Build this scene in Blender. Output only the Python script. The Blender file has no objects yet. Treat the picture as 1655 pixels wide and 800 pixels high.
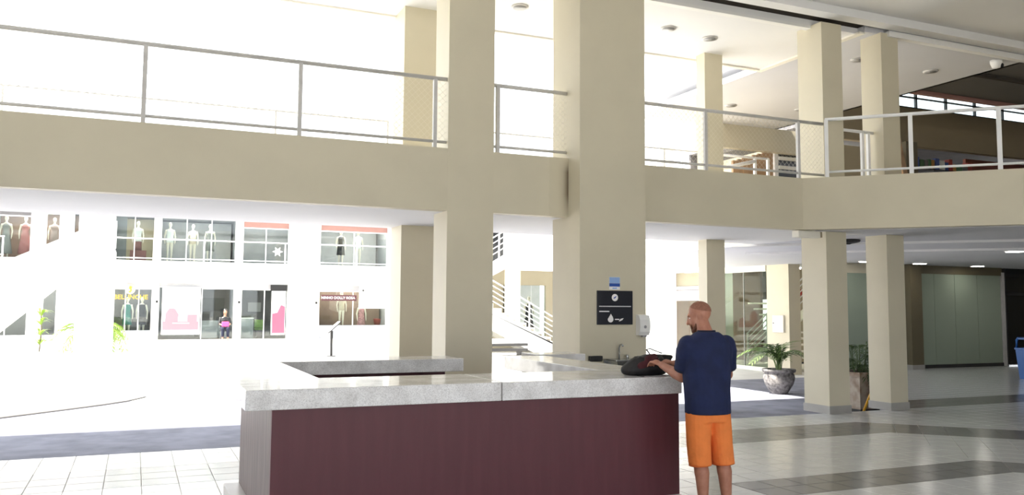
import bpy, bmesh, math, random
from mathutils import Vector, Matrix, Euler
random.seed(7)
S = bpy.context.scene
C = S.collection

# ------------------------------------------------------------------ camera
F_PX, W_PX, H_PX = 1380.7, 1655, 800
cam_d = bpy.data.cameras.new('camera')
cam = bpy.data.objects.new('camera', cam_d); C.objects.link(cam)
cam_d.sensor_fit = 'HORIZONTAL'; cam_d.sensor_width = 36
cam_d.lens = 36 * F_PX / W_PX
cam_d.shift_y = -(400 - 383.5) / W_PX
cam_d.clip_end = 500; cam_d.clip_start = .05
cam.location = (0, 0, 1.72)
yaw, pitch, roll = .4137, .0801, -.0068
cam.matrix_world = (Matrix.Translation((0, 0, 1.72)) @ Matrix.Rotation(-yaw, 4, 'Z')
                    @ Matrix.Rotation(math.pi/2 + pitch, 4, 'X') @ Matrix.Rotation(-roll, 4, 'Z'))
S.camera = cam

# ------------------------------------------------------------------ sky, sun, exposure
world = bpy.data.worlds.new('sky'); S.world = world; world.use_nodes = True
wn = world.node_tree.nodes; wl = world.node_tree.links; wn.clear()
sky = wn.new('ShaderNodeTexSky'); sky.sky_type = 'HOSEK_WILKIE'; sky.turbidity = 4.5; sky.ground_albedo = .5
sun_dir = Vector((-.52, -.09, .85)).normalized()
sky.sun_direction = sun_dir
bg = wn.new('ShaderNodeBackground'); bg.inputs['Strength'].default_value = 1.9
mixs = wn.new('ShaderNodeMix'); mixs.data_type = 'RGBA'; mixs.inputs['Factor'].default_value = .55
mixs.inputs[7].default_value = (.95, .97, 1, 1)
wo = wn.new('ShaderNodeOutputWorld')
wl.new(sky.outputs[0], mixs.inputs[6]); wl.new(mixs.outputs[2], bg.inputs[0]); wl.new(bg.outputs[0], wo.inputs[0])
sd = bpy.data.lights.new('sun', 'SUN'); sd.energy = 9; sd.angle = .02; sd.color = (1, .95, .86)
sun = bpy.data.objects.new('sun', sd); C.objects.link(sun)
sun.rotation_euler = sun_dir.to_track_quat('Z', 'Y').to_euler()
S.view_settings.view_transform = 'Standard'; S.view_settings.look = 'None'
S.view_settings.gamma = 1; S.view_settings.use_curve_mapping = False
S.view_settings.exposure = 1.38
S.cycles.max_bounces = 10; S.cycles.diffuse_bounces = 6; S.cycles.glossy_bounces = 4; S.cycles.transmission_bounces = 6
S.cycles.use_denoising = True
S.cycles.caustics_reflective = False; S.cycles.caustics_refractive = False
S.cycles.sample_clamp_indirect = 8

# ------------------------------------------------------------------ materials
def lin(c): return tuple(((v/255)/12.92 if v/255 <= .04045 else ((v/255+.055)/1.055)**2.4) for v in c)
MATS = {}
def mat(name, rgb, rough=.6, metal=0, var=.06, scale=3, bump=0, bscale=60, emit=None, estr=0, coat=0, spec=None, trans=0, tints=None):
    """procedural paint: colour drifting by noise, optional fine relief"""
    m = bpy.data.materials.new(name); m.use_nodes = True
    n = m.node_tree.nodes; l = m.node_tree.links; b = n['Principled BSDF']
    c = lin(rgb)
    tc = n.new('ShaderNodeTexCoord')
    if var or tints:
        nz = n.new('ShaderNodeTexNoise'); nz.inputs['Scale'].default_value = scale; nz.inputs['Detail'].default_value = 5
        rp = n.new('ShaderNodeValToRGB')
        c2 = lin(tints) if tints else tuple(v*(1-2.2*var) for v in c)
        rp.color_ramp.elements[0].color = (*c2, 1); rp.color_ramp.elements[0].position = .3
        rp.color_ramp.elements[1].color = (*c, 1); rp.color_ramp.elements[1].position = .65
        l.new(tc.outputs['Object'], nz.inputs['Vector']); l.new(nz.outputs[0], rp.inputs[0]); l.new(rp.outputs[0], b.inputs['Base Color'])
    else:
        b.inputs['Base Color'].default_value = (*c, 1)
    b.inputs['Roughness'].default_value = rough; b.inputs['Metallic'].default_value = metal
    b.inputs['Coat Weight'].default_value = coat
    if spec is not None: b.inputs['Specular IOR Level'].default_value = spec
    if trans: b.inputs['Transmission Weight'].default_value = trans
    if bump:
        nb = n.new('ShaderNodeTexNoise'); nb.inputs['Scale'].default_value = bscale; nb.inputs['Detail'].default_value = 4
        bp = n.new('ShaderNodeBump'); bp.inputs['Strength'].default_value = bump; bp.inputs['Distance'].default_value = .01
        l.new(tc.outputs['Object'], nb.inputs['Vector']); l.new(nb.outputs[0], bp.inputs['Height']); l.new(bp.outputs[0], b.inputs['Normal'])
    if emit:
        b.inputs['Emission Color'].default_value = (*lin(emit), 1); b.inputs['Emission Strength'].default_value = estr
    MATS[name] = m
    return m
CREAM = mat('cream paint', (211, 203, 180), .55, var=.03, scale=1.2, bump=.05, bscale=90)
CREAMW = mat('off white paint', (238, 234, 222), .55, var=.02, bump=.05)
WHITE = mat('white paint', (240, 240, 238), .5, var=.02)
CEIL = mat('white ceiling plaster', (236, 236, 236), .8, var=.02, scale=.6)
CEILG = mat('shaded ceiling plaster', (206, 207, 212), .8, var=.03, scale=.5)  # white plaster greyed in the colour for the shade on the right
DARKC = mat('dark grey ceiling', (92, 90, 88), .8, var=.06, scale=.5)
VOID = mat('gap shade and black beam', (40, 32, 24), .9)
STEELW = mat('grey white railing enamel', (205, 203, 200), .35, var=.04, scale=8)
STEELWW = mat('white railing enamel', (240, 240, 240), .35, var=.02)
NETM = mat('pale netting cord', (226, 220, 205), .8, var=0)
TILE = mat('light floor tile', (203, 204, 203), .16, var=.03, scale=6, bump=.02, bscale=30)
TILED = mat('dark grey floor tile', (108, 106, 104), .20, var=.06, scale=6, bump=.02)
GROUT = mat('grey grout', (186, 184, 180), .8)
ASPH = mat('blue grey asphalt', (132, 133, 145), .85, var=.16, scale=2.2, bump=.6, bscale=110)
PAVE = mat('pale courtyard paving', (205, 203, 198), .8, var=.05, scale=1.5, bump=.2)
KERB = mat('kerb concrete', (176, 172, 165), .8, var=.08)
SKIRT = mat('grey skirting stone', (168, 165, 160), .4, var=.05)
SKIRTB = mat('white plinth', (222, 216, 212), .35, var=.04)
def maroon(name, rgb, streak):
    m = mat(name, rgb, .5, var=0); n = m.node_tree.nodes; l = m.node_tree.links; b = n['Principled BSDF']
    tc = n.new('ShaderNodeTexCoord'); mp = n.new('ShaderNodeMapping'); mp.inputs['Scale'].default_value = (9, 9, .9)
    nz = n.new('ShaderNodeTexNoise'); nz.inputs['Scale'].default_value = 1.6; nz.inputs['Detail'].default_value = 6
    rp = n.new('ShaderNodeValToRGB'); rp.color_ramp.elements[0].position = .42; rp.color_ramp.elements[1].position = .7
    rp.color_ramp.elements[0].color = (*lin(rgb), 1); rp.color_ramp.elements[1].color = (*lin(streak), 1)
    l.new(tc.outputs['Object'], mp.inputs[0]); l.new(mp.outputs[0], nz.inputs[0]); l.new(nz.outputs[0], rp.inputs[0]); l.new(rp.outputs[0], b.inputs['Base Color'])
    return m
MAROON = maroon('maroon laminate', (86, 40, 48), (92, 44, 52))
MAROON_LIT = maroon('streaked lit maroon laminate', (84, 56, 54), (112, 92, 84))  # brown streaks, plus a lighter base for the extra light on this side
def granite():
    m = mat('polished white granite', (205, 203, 200), .10, var=0); n = m.node_tree.nodes; l = m.node_tree.links; b = n['Principled BSDF']
    tc = n.new('ShaderNodeTexCoord')
    v = n.new('ShaderNodeTexNoise'); v.inputs['Scale'].default_value = 150; v.inputs['Detail'].default_value = 3
    r1 = n.new('ShaderNodeValToRGB'); r1.color_ramp.elements[0].position = .36; r1.color_ramp.elements[0].color = (*lin((208, 206, 206)), 1)
    r1.color_ramp.elements[1].position = .56; r1.color_ramp.elements[1].color = (*lin((238, 237, 237)), 1)
    v2 = n.new('ShaderNodeTexNoise'); v2.inputs['Scale'].default_value = 5; v2.inputs['Detail'].default_value = 7
    r2 = n.new('ShaderNodeValToRGB'); r2.color_ramp.elements[0].position = .38; r2.color_ramp.elements[0].color = (*lin((232, 231, 230)), 1)
    r2.color_ramp.elements[1].position = .6; r2.color_ramp.elements[1].color = (1, 1, 1, 1)
    mx = n.new('ShaderNodeMix'); mx.data_type = 'RGBA'; mx.blend_type = 'MULTIPLY'; mx.inputs['Factor'].default_value = 1
    l.new(tc.outputs['Object'], v.inputs[0]); l.new(tc.outputs['Object'], v2.inputs[0])
    l.new(v.outputs[0], r1.inputs[0]); l.new(v2.outputs[0], r2.inputs[0]); l.new(r1.outputs[0], mx.inputs[6]); l.new(r2.outputs[0], mx.inputs[7])
    l.new(mx.outputs[2], b.inputs['Base Color'])
    return m
GRAN = granite()
def glassmat(name, rgb, alpha, rough=.02):
    """thin pane: part mirror, part clear"""
    m = bpy.data.materials.new(name); m.use_nodes = True
    n = m.node_tree.nodes; l = m.node_tree.links; n.clear()
    o = n.new('ShaderNodeOutputMaterial'); mx = n.new('ShaderNodeMixShader'); t = n.new('ShaderNodeBsdfTransparent'); g = n.new('ShaderNodeBsdfGlossy')
    fr = n.new('ShaderNodeLayerWeight'); fr.inputs[0].default_value = .5      # 1 - cos, alike on both faces
    po = n.new('ShaderNodeMath'); po.operation = 'POWER'; po.inputs[1].default_value = 5; l.new(fr.outputs['Facing'], po.inputs[0])
    ad = n.new('ShaderNodeMath'); ad.operation = 'MULTIPLY_ADD'; ad.inputs[1].default_value = .95; ad.inputs[2].default_value = alpha+.03
    t.inputs[0].default_value = (*lin(rgb), 1); g.inputs['Roughness'].default_value = rough
    l.new(po.outputs[0], ad.inputs[0]); l.new(ad.outputs[0], mx.inputs[0]); l.new(t.outputs[0], mx.inputs[1]); l.new(g.outputs[0], mx.inputs[2]); l.new(mx.outputs[0], o.inputs[0])
    return m
GLASS = glassmat('shop window glass', (236, 242, 240), .02)
GLASSG = glassmat('greenish partition glass', (206, 214, 204), .0)
FROST = mat('frosted greenish glass', (160, 172, 156), .12, var=.03, scale=.4, coat=.3)
CHROME = mat('brushed chrome', (190, 192, 194), .22, metal=1, var=.04)
BLACK = mat('black plastic', (22, 22, 24), .4, var=0)
DARKM = mat('dark metal', (48, 48, 50), .4, var=.05)
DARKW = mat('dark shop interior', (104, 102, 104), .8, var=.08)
GREYW = mat('grey shop wall', (172, 172, 176), .8, var=.06)
BROWNW = mat('brown shop wall', (122, 100, 88), .8, var=.08)
WINEB = mat('wine shop bulkhead', (150, 112, 104), .7, var=.05)
BEIGED = mat('ochre beige wall', (160, 153, 134), .7, var=.04, scale=1)
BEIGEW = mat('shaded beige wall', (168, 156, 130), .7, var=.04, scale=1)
DARKDOOR = mat('near black glazing', (26, 28, 32), .12, var=0)
BROWNC = mat('brown column paint', (106, 97, 76), .6, var=.04)
NAVY = mat('navy cotton', (19, 32, 72), .85, var=.12, scale=10, bump=.6, bscale=14)
NAVYD = mat('dark navy rib', (15, 22, 46), .85, var=0)
ORANGE = mat('orange cotton', (244, 136, 66), .85, var=.05, scale=9, bump=.9, bscale=16)
SKIN = mat('tanned skin', (178, 124, 100), .5, var=.05, scale=18, tints=(164, 108, 86))
SKINL = mat('pale leg skin', (196, 158, 138), .5, var=.06, scale=20)
HAIR = mat('cropped brown hair', (152, 104, 84), .9, var=.10, scale=60, bump=.5, bscale=300)
BEARD = mat('reddish brown beard', (104, 60, 40), .9, var=.15, scale=70, bump=.6, bscale=300)
BAGB = mat('black bag nylon', (26, 25, 27), .55, var=.1, scale=20, bump=.3)
BAGM = mat('maroon bag lining', (78, 28, 36), .8, var=.1, scale=20, bump=.3)
LEAF = mat('green leaf', (122, 150, 82), .45, var=.14, scale=8)
LEAFD = mat('dark green leaf', (78, 100, 58), .45, var=.14, scale=8)
LEAFY = mat('yellow green leaf', (120, 150, 50), .45, var=.12, scale=8)
SOIL = mat('dark soil', (58, 44, 34), .95, var=.2, scale=30)
STONEP = mat('mottled grey stone urn', (150, 146, 142), .8, var=.2, scale=14, bump=.5, tints=(76, 72, 72))
CONCP = mat('weathered concrete planter', (176, 164, 150), .85, var=.12, scale=6, bump=.4, tints=(122, 100, 82))
YELLOW = mat('yellow enamel', (236, 178, 48), .4, var=.03)
BLUEB = mat('blue plastic', (38, 92, 160), .35, var=.03)
BLUES = mat('blue sign print', (40, 82, 170), .4, var=0)
SKYBL = mat('pale blue sign print', (150, 182, 230), .4, var=0)
PINK = mat('pink print', (168, 72, 96), .5, var=0)
PINKP = mat('pale pink print', (246, 200, 208), .5, var=0)
PRINTW = mat('white print', (248, 246, 246), .5, var=0)
GREYP = mat('grey print', (158, 156, 158), .5, var=0)
GOLD = mat('gold sign letters', (226, 176, 52), .35, metal=.2, var=0)
MANN = mat('pale mannequin resin', (226, 214, 200), .4, var=.02)
WOOD = mat('vertical wood panelling', (186, 152, 118), .6, var=.12, scale=5)
RED = mat('red enamel', (150, 34, 26), .4, var=0)
LAMP = mat('lit lamp lens', (255, 255, 250), .5, var=0, emit=(255, 250, 238), estr=9)
SHOPFILL = mat('shop fill glow', (255, 255, 250), .5, var=0, emit=(255, 250, 240), estr=22)  # glow of the panels added in the far shops
LENS = mat('unlit downlight lens', (150, 150, 150), .3, var=0)
DRESS = [mat('grey dress', (138, 136, 134), .9), mat('dusty rose dress', (178, 118, 116), .9), mat('mauve dress', (166, 146, 142), .9),
         mat('teal jacket', (38, 120, 108), .8), mat('black dress', (36, 36, 42), .8), mat('white shirt', (232, 232, 232), .8),
         mat('beige outfit', (214, 196, 178), .8), mat('pink floral dress', (214, 150, 156), .8, var=.3, scale=24), mat('brown skirt', (130, 84, 82), .8)]
CTOP = [mat('goods red', (150, 60, 52)), mat('goods white', (226, 226, 222)), mat('goods blue', (70, 92, 150)), mat('goods ochre', (176, 132, 70)), mat('goods green', (84, 120, 84)), mat('goods grey', (120, 118, 116))]

# ------------------------------------------------------------------ mesh builder
class MB:
    def __init__(s): s.v = []; s.f = []; s.sm = []
    def add(s, vs, fs, smooth=False):
        o = len(s.v); s.v += [tuple(v) for v in vs]
        s.f += [tuple(i+o for i in f) for f in fs]; s.sm += [smooth]*len(fs); return s
    def box(s, x0, x1, y0, y1, z0, z1):
        return s.add([(x0,y0,z0),(x1,y0,z0),(x1,y1,z0),(x0,y1,z0),(x0,y0,z1),(x1,y0,z1),(x1,y1,z1),(x0,y1,z1)],
              [(3,2,1,0),(4,5,6,7),(0,1,5,4),(1,2,6,5),(2,3,7,6),(3,0,4,7)])
    def bbox(s, x0, x1, y0, y1, z0, z1, b=.01):
        """box with chamfered edges"""
        bm = bmesh.new()
        vs = [bm.verts.new(p) for p in [(x0,y0,z0),(x1,y0,z0),(x1,y1,z0),(x0,y1,z0),(x0,y0,z1),(x1,y0,z1),(x1,y1,z1),(x0,y1,z1)]]
        for f in [(3,2,1,0),(4,5,6,7),(0,1,5,4),(1,2,6,5),(2,3,7,6),(3,0,4,7)]: bm.faces.new([vs[i] for i in f])
        bmesh.ops.bevel(bm, geom=bm.edges[:], offset=b, segments=2, affect='EDGES', profile=.5)
        bm.verts.index_update()
        s.add([v.co[:] for v in bm.verts], [[v.index for v in f.verts] for f in bm.faces]); bm.free(); return s
    def prism(s, poly, z0, z1):
        n = len(poly); a = sum(poly[i][0]*poly[(i+1)%n][1]-poly[(i+1)%n][0]*poly[i][1] for i in range(n))
        if a < 0: poly = poly[::-1]
        return s.add([(x,y,z0) for x,y in poly]+[(x,y,z1) for x,y in poly],
              [tuple(range(n))[::-1], tuple(range(n,2*n))]+[(i,(i+1)%n,(i+1)%n+n,i+n) for i in range(n)])
    def prism_y(s, poly, y0, y1):
        """outline in x,z pushed along y"""
        n = len(poly); a = sum(poly[i][0]*poly[(i+1)%n][1]-poly[(i+1)%n][0]*poly[i][1] for i in range(n))
        if a < 0: poly = poly[::-1]
        return s.add([(x,y0,z) for x,z in poly]+[(x,y1,z) for x,z in poly],
              [tuple(range(n)), tuple(range(n,2*n))[::-1]]+[((i+1)%n,i,i+n,(i+1)%n+n) for i in range(n)])
    def tube(s, pts, r, n=8, cap=True, radii=None, flat=None):
        pts = [Vector(p) for p in pts]; o = []; fs = []
        up = Vector((0,0,1))
        for i, p in enumerate(pts):
            d = (pts[min(i+1,len(pts)-1)]-pts[max(i-1,0)]).normalized()
            a = d.cross(up)
            if a.length < 1e-3: a = d.cross(Vector((0,1,0)))
            a.normalize(); b = a.cross(d)
            rr = radii[i] if radii else r
            for k in range(n):
                t = 2*math.pi*k/n + math.pi/n
                o.append(p + a*math.cos(t)*rr + b*math.sin(t)*rr*(flat or 1))
        for i in range(len(pts)-1):
            for k in range(n):
                fs.append((i*n+k, i*n+(k+1)%n, (i+1)*n+(k+1)%n, (i+1)*n+k))
        if cap: fs += [tuple(range(n))[::-1], tuple(range((len(pts)-1)*n, len(pts)*n))]
        return s.add(o, fs, n > 4)
    def lathe(s, prof, n=20, c=(0,0,0), sx=1, sy=1):
        o = []; fs = []
        for r, z in prof:
            for k in range(n):
                t = 2*math.pi*k/n; o.append((c[0]+r*sx*math.cos(t), c[1]+r*sy*math.sin(t), c[2]+z))
        m = len(prof)
        for i in range(m-1):
            for k in range(n): fs.append((i*n+k, i*n+(k+1)%n, (i+1)*n+(k+1)%n, (i+1)*n+k))
        fs += [tuple(range(n))[::-1], tuple(range((m-1)*n, m*n))]
        return s.add(o, fs, True)
    def disc(s, c, r, h, n=20, axis='z'):
        M = MB(); M.lathe([(r,0),(r,h)], n)
        R = {'z': lambda v: v, 'y': lambda v: (v[0], v[2], v[1]), 'x': lambda v: (v[2], v[0], v[1])}[axis]
        o = len(s.v); s.v += [tuple(a+b for a,b in zip(R(v), c)) for v in M.v]
        s.f += [tuple(i+o for i in (f[::-1] if axis=='y' else f)) for f in M.f]; s.sm += [False]*len(M.f); return s
    def ell(s, c, r, n=12, m=8, rot=None):
        o = []; fs = []
        R = rot or Matrix.Identity(3)
        for i in range(m+1):
            ph = math.pi*i/m
            for k in range(n):
                t = 2*math.pi*k/n
                o.append(Vector(c) + R @ Vector((r[0]*math.sin(ph)*math.cos(t), r[1]*math.sin(ph)*math.sin(t), -r[2]*math.cos(ph))))
        for i in range(m):
            for k in range(n): fs.append((i*n+k, i*n+(k+1)%n, (i+1)*n+(k+1)%n, (i+1)*n+k))
        return s.add(o, fs, True)
    def xf(s, M): s.v = [tuple(M @ Vector(v)) for v in s.v]; return s
    def mesh(s, name, m):
        me = bpy.data.meshes.new(name); me.from_pydata(s.v, [], s.f)
        me.materials.append(m); me.polygons.foreach_set('use_smooth', s.sm); me.validate(); me.update(); return me
    def build(s, name, m, parent=None, world=True):
        """one mesh object; world coordinates are rebased on the parent"""
        if parent is not None and world:
            o = Vector((0,0,0)); q = parent
            while q is not None: o += q.location; q = q.parent
            s.v = [tuple(Vector(v)-o) for v in s.v]
        ob = bpy.data.objects.new(name, s.mesh(name, m)); C.objects.link(ob)
        ob.parent = parent
        return ob
def B(*a): return MB().box(*a)
def link_mesh(name, me, parent, loc=(0,0,0), rot=(0,0,0)):
    ob = bpy.data.objects.new(name, me); C.objects.link(ob); ob.parent = parent; ob.location = loc; ob.rotation_euler = rot; return ob
def thing(name, label, cat, loc=(0,0,0), rz=0, group=None):
    o = bpy.data.objects.new(name, None); C.objects.link(o); o.location = loc; o.rotation_euler = (0,0,rz); o.empty_display_size = .1
    o['label'] = label; o['category'] = cat
    if group: o['group'] = group
    return o
def tag(o, label, cat, group=None):
    o['label'] = label; o['category'] = cat
    if group: o['group'] = group
    return o
def struct(name, mb, m, parent=None):
    o = mb.build(name, m, parent)
    if parent is None: o['kind'] = 'structure'
    return o
def dup(root, loc, rz=None, label=None, group=None, scale=None):
    def cp(o, par):
        c = o.copy(); C.objects.link(c); c.parent = par
        for ch in o.children: cp(ch, c)
        return c
    r = cp(root, None); r.location = loc
    if rz is not None: r.rotation_euler = (0,0,rz)
    if label: r['label'] = label
    if group: r['group'] = group
    if scale: r.scale = (scale,)*3
    return r
def text_mb(txt, size, M, depth=.004):
    cu = bpy.data.curves.new('lettering', 'FONT'); cu.body = txt; cu.size = size; cu.extrude = depth; cu.align_x = 'CENTER'; cu.align_y = 'CENTER'; cu.resolution_u = 3
    o = bpy.data.objects.new('lettering', cu); C.objects.link(o)
    bpy.context.view_layer.update()
    me = bpy.data.meshes.new_from_object(o.evaluated_get(bpy.context.evaluated_depsgraph_get()))
    b = MB(); b.add([tuple(M @ v.co) for v in me.vertices], [tuple(p.vertices) for p in me.polygons])
    bpy.data.objects.remove(o); bpy.data.curves.remove(cu); bpy.data.meshes.remove(me)
    return b
FACE_MY = Matrix.Rotation(math.pi/2, 4, 'X')     # lettering that faces -y

YF = 10.71; XC = 9.85; SOF = 2.98; TOP = 3.82; CZ = 6.53; YB = 13.62; GZ = -.2
r2 = math.sqrt(.5)
def e3(s, d=0):
    """point on the turned (45 degree) gallery front: s along it, d behind it"""
    return (XC + s*r2 + d*r2, YF - s*r2 + d*r2)

# ================================================================== SETTING: floors
# --- tiled hall floor, bands of dark tile that turn with the gallery
T = .33
def clip(poly, a, b, c):
    """keep a*x+b*y<=c"""
    out = []
    for i in range(len(poly)):
        p, q = poly[i], poly[(i+1) % len(poly)]
        dp, dq = a*p[0]+b*p[1]-c, a*q[0]+b*q[1]-c
        if dp <= 0: out.append(p)
        if dp*dq < 0:
            t = dp/(dp-dq); out.append((p[0]+t*(q[0]-p[0]), p[1]+t*(q[1]-p[1])))
    return out
def area(p): return abs(sum(p[i][0]*p[(i+1)%len(p)][1]-p[(i+1)%len(p)][0]*p[i][1] for i in range(len(p))))/2
bx, by = 10.05, 9.84; nbx, nby = .924, -.383      # bisector of the turn, normal to the right
E_DR = 10.92                                       # driveway edge
floor_base = MB()
floor_base.prism([(-9, -7), (26, -7), (26, 18.0), (19.98, 18.0), (12.15, E_DR), (-9, E_DR)], -.30, -.006)
floor = struct('floor', floor_base, GROUT)
tiles = []   # (centre, angle, poly, full, dark)
def gen(ang, ox, oy, i0, i1, j0, j1, clips, darkf):
    ca, sa = math.cos(ang), math.sin(ang)
    for i in range(i0, i1):
        for j in range(j0, j1):
            g = .003
            loc = [(i*T+g, j*T+g), ((i+1)*T-g, j*T+g), ((i+1)*T-g, (j+1)*T-g), (i*T+g, (j+1)*T-g)]
            poly = [(ox+u*ca-v*sa, oy+u*sa+v*ca) for u, v in loc]; full = area(poly)
            for cl in clips:
                if len(poly) >= 3: poly = clip(poly, *cl)
            if len(poly) < 3 or area(poly) < .002: continue
            cx = sum(p[0] for p in poly)/len(poly); cy = sum(p[1] for p in poly)/len(poly)
            uc, vc = (i+.5)*T, (j+.5)*T
            tiles.append(((ox+uc*ca-vc*sa, oy+uc*sa+vc*ca), ang, poly, abs(area(poly)-full) < 1e-6, darkf(i, j)))
cb = nbx*bx+nby*by
gen(0, .12, 6.30, -27, 32, -40, 14, [(nbx, nby, cb), (0, 1, E_DR), (1, 1, XC+YF+.0)], lambda i, j: j in (0, 1) and i >= 16 or j in (8, 9, 10))
# turned grid: rows parallel to the 45 degree front; row v=0 matches y=6.30 at the bisector
tt = (6.30-by)/(-.924); px0, py0 = bx-.383*tt, 6.30
gen(-math.pi/4, px0, py0, -6, 60, -30, 18, [(-nbx, -nby, -cb), (1, 1, XC+YF), (-1, 0, 9), (0, -1, 7), (1, 0, 26)], lambda i, j: j in (0, 1, 8, 9, 10))
# beyond the turned front, under the right soffit
gen(0, .12, 6.30, 24, 78, -30, 36, [(-1, -1, -(XC+YF)), (0, 1, 18.0), (1, 0, 26), (-7.08, 7.45, -7.08*12.15+7.45*E_DR)], lambda i, j: j in (14, 15, 16))
gen(0, .12, 6.30, 24, 40, 10, 14, [(-1, -1, -(XC+YF)), (0, 1, E_DR), (7.08, -7.45, 7.08*12.15-7.45*E_DR)], lambda i, j: False)
def in_view(x, y):
    d = x*math.sin(yaw)+y*math.cos(yaw); r = x*math.cos(yaw)-y*math.sin(yaw)
    if d < 1: return None
    u = 827.5+F_PX*r/d; v = 494+1.72*F_PX/d
    if -20 < u < 1675 and v < 815 and not (395 < u < 1095 and v > 600): return d
    return None
vis = sorted([(in_view(*t[0]), k) for k, t in enumerate(tiles) if t[3] and in_view(*t[0])])
single = {k for _, k in vis[:296]}
def tile_mb(poly):
    n = len(poly); cx = sum(p[0] for p in poly)/n; cy = sum(p[1] for p in poly)/n
    ins = [(cx+(x-cx)*.985, cy+(y-cy)*.985) for x, y in poly]
    b = MB(); b.add([(x,y,-.006) for x,y in poly]+[(x,y,-.0015) for x,y in poly]+[(x,y,0) for x,y in ins],
          [(i,(i+1)%n,(i+1)%n+n,i+n) for i in range(n)]+[(i+n,(i+1)%n+n,(i+1)%n+2*n,i+2*n) for i in range(n)]+[tuple(range(2*n,3*n))])
    return b
h = T/2-.003
tl = tile_mb([(-h,-h),(h,-h),(h,h),(-h,h)]); tml = tl.mesh('tile', TILE); tmd = tl.mesh('tile', TILED)
rl, rd = MB(), MB()
for k, (c, a, poly, full, dark) in enumerate(tiles):
    if sum((poly[i][0]*poly[(i+1)%len(poly)][1]-poly[(i+1)%len(poly)][0]*poly[i][1]) for i in range(len(poly))) < 0: poly = poly[::-1]
    if k in single:
        link_mesh('tile', tmd if dark else tml, floor, (c[0], c[1], 0), (0, 0, a))
    else:
        q = tile_mb(poly); (rd if dark else rl).add(q.v, q.f)
o = rl.build('light_tiling', TILE, floor); o['kind'] = 'stuff'
o = rd.build('dark_tiling', TILED, floor); o['kind'] = 'stuff'

# --- driveway and courtyard
dr = MB(); nx, ny = 60, 40
xs = [-30+70*i/nx for i in range(nx+1)]; ys = [E_DR+.0+(17.5-E_DR)*j/10 for j in range(11)]
dr.prism([(-30, E_DR), (12.15, E_DR), (19.66, 17.7), (19.66, 18.6), (-30, 18.6)], GZ-.3, GZ)
struct('driveway', dr, ASPH)
def gz(y): return GZ + max(0, min(1, (y-19)/21))*.36
ct = MB(); rows = [18.6, 19, 24, 29, 34, 40, 46]
ct.add([(x, y, gz(y)) for y in rows for x in (-40, 40)], [(2*i, 2*i+1, 2*i+3, 2*i+2) for i in range(len(rows)-1)])
struct('courtyard', ct, PAVE)
# outside ground around and behind the hall
og = MB(); og.add([(-60,-60,-.32),(70,-60,-.32),(70,60,-.32),(-60,60,-.32)], [(0,1,2,3)])
struct('outer_ground', og, PAVE)
# curved kerb line in the courtyard, left
kp = [(-6, 13.9, GZ), (-4, 15.1, GZ), (-3, 15.75, GZ), (-2.1, 16.45, GZ), (-1.25, 17.25, GZ), (-.5, 18.0, GZ), (-.1, 18.5, GZ), (.25, 19.2, GZ)]
k = MB(); k.tube(kp, .045, 6, flat=.7); struct('trim_1', k, mat('dark kerb edge', (96, 94, 92), .8))
# drain grating at the driveway edge, bottom left
g = thing('drain_grating', 'dark round drain grating in the asphalt at the bottom left edge', 'drain', (-1.30, 11.12, GZ))
MB().lathe([(.34,.0),(.34,.02),(.30,.02)], 24, (-1.30, 11.12, GZ)).build('grating_frame', DARKM, g)
b = MB()
for i in range(-4, 5):
    w = math.sqrt(max(.01, .30**2-(i*.065)**2)); b.box(-1.30+i*.065-.02, -1.30+i*.065+.02, 11.12-w, 11.12+w, GZ+.02, GZ+.03)
b.build('grating_bars', BLACK, g)

# ================================================================== SETTING: gallery
# fascia panels (painted upstand) between the pillars
def fascia(n, x0, x1): struct(n, B(x0, x1, YF, YF+.16, SOF, TOP), CREAM)
C1 = (3.755, 4.42); C2 = (5.57, 6.63)
fascia('wall_gallery_left', -14, C1[0]); fascia('wall_gallery_middle', C1[1], C2[0]); fascia('wall_gallery_right', C2[1], XC)
L3 = 13
struct('wall_gallery_turned', MB().prism([e3(0), e3(L3), e3(L3, .16), (XC+.07, YF+.16), (XC, YF+.16)], SOF, TOP), CREAM)
# soffit + slab
struct('ceiling_gallery_soffit', B(-14, 11.3, YF+.16, YB, SOF, SOF+.03), CEIL)
struct('floor_gallery', B(-14, 11.3, YF+.16, YB, SOF+.03, 3.3), CREAMW)
RP = [e3(.5, .17), e3(L3, .17), (32, 1.8), (32, 22.3), (11.3, 22.3), (11.3, YF+.16), (XC+.3, YF+.16)]
RP = [(XC+.40, YF+.16), e3(L3, .165), (32, 1.8), (32, 18.0), (24.4, 22.3), (11.32, 22.3), (11.32, YF+.16)]
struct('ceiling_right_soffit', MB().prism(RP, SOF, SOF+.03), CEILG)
struct('floor_right_gallery', MB().prism(RP, SOF+.03, 3.3), BEIGEW)
# shadow line and joint battens of the right soffit
b = MB()
for d in (3.1, 5.6):
    p = [e3(-1.5, d), e3(9.5, d)]
    b.tube([(*p[0], SOF-.012), (*p[1], SOF-.012)], .045, 4)
struct('trim_2', b, CEIL)
# upper ceilings
struct('ceiling_gallery', B(-14, 11.45, 11.02, YB, CZ, CZ+.12), CEIL)
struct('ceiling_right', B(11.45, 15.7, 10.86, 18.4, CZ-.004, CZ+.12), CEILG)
struct('trim_3', B(11.38, 11.50, 10.9, YB, CZ-.03, CZ), CREAMW)
struct('trim_4', B(-14, 11.38, YB-.10, YB, CZ-.03, CZ), CREAMW)
struct('trim_5', B(-14, 10.4, 11.02, 11.14, CZ-.05, CZ), WHITE)
struct('trim_6', B(6.9, 11.9, 10.74, 11.02, CZ+.10, CZ+.14), VOID)  # dark plate painted in for the shade of the ceiling gap
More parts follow.
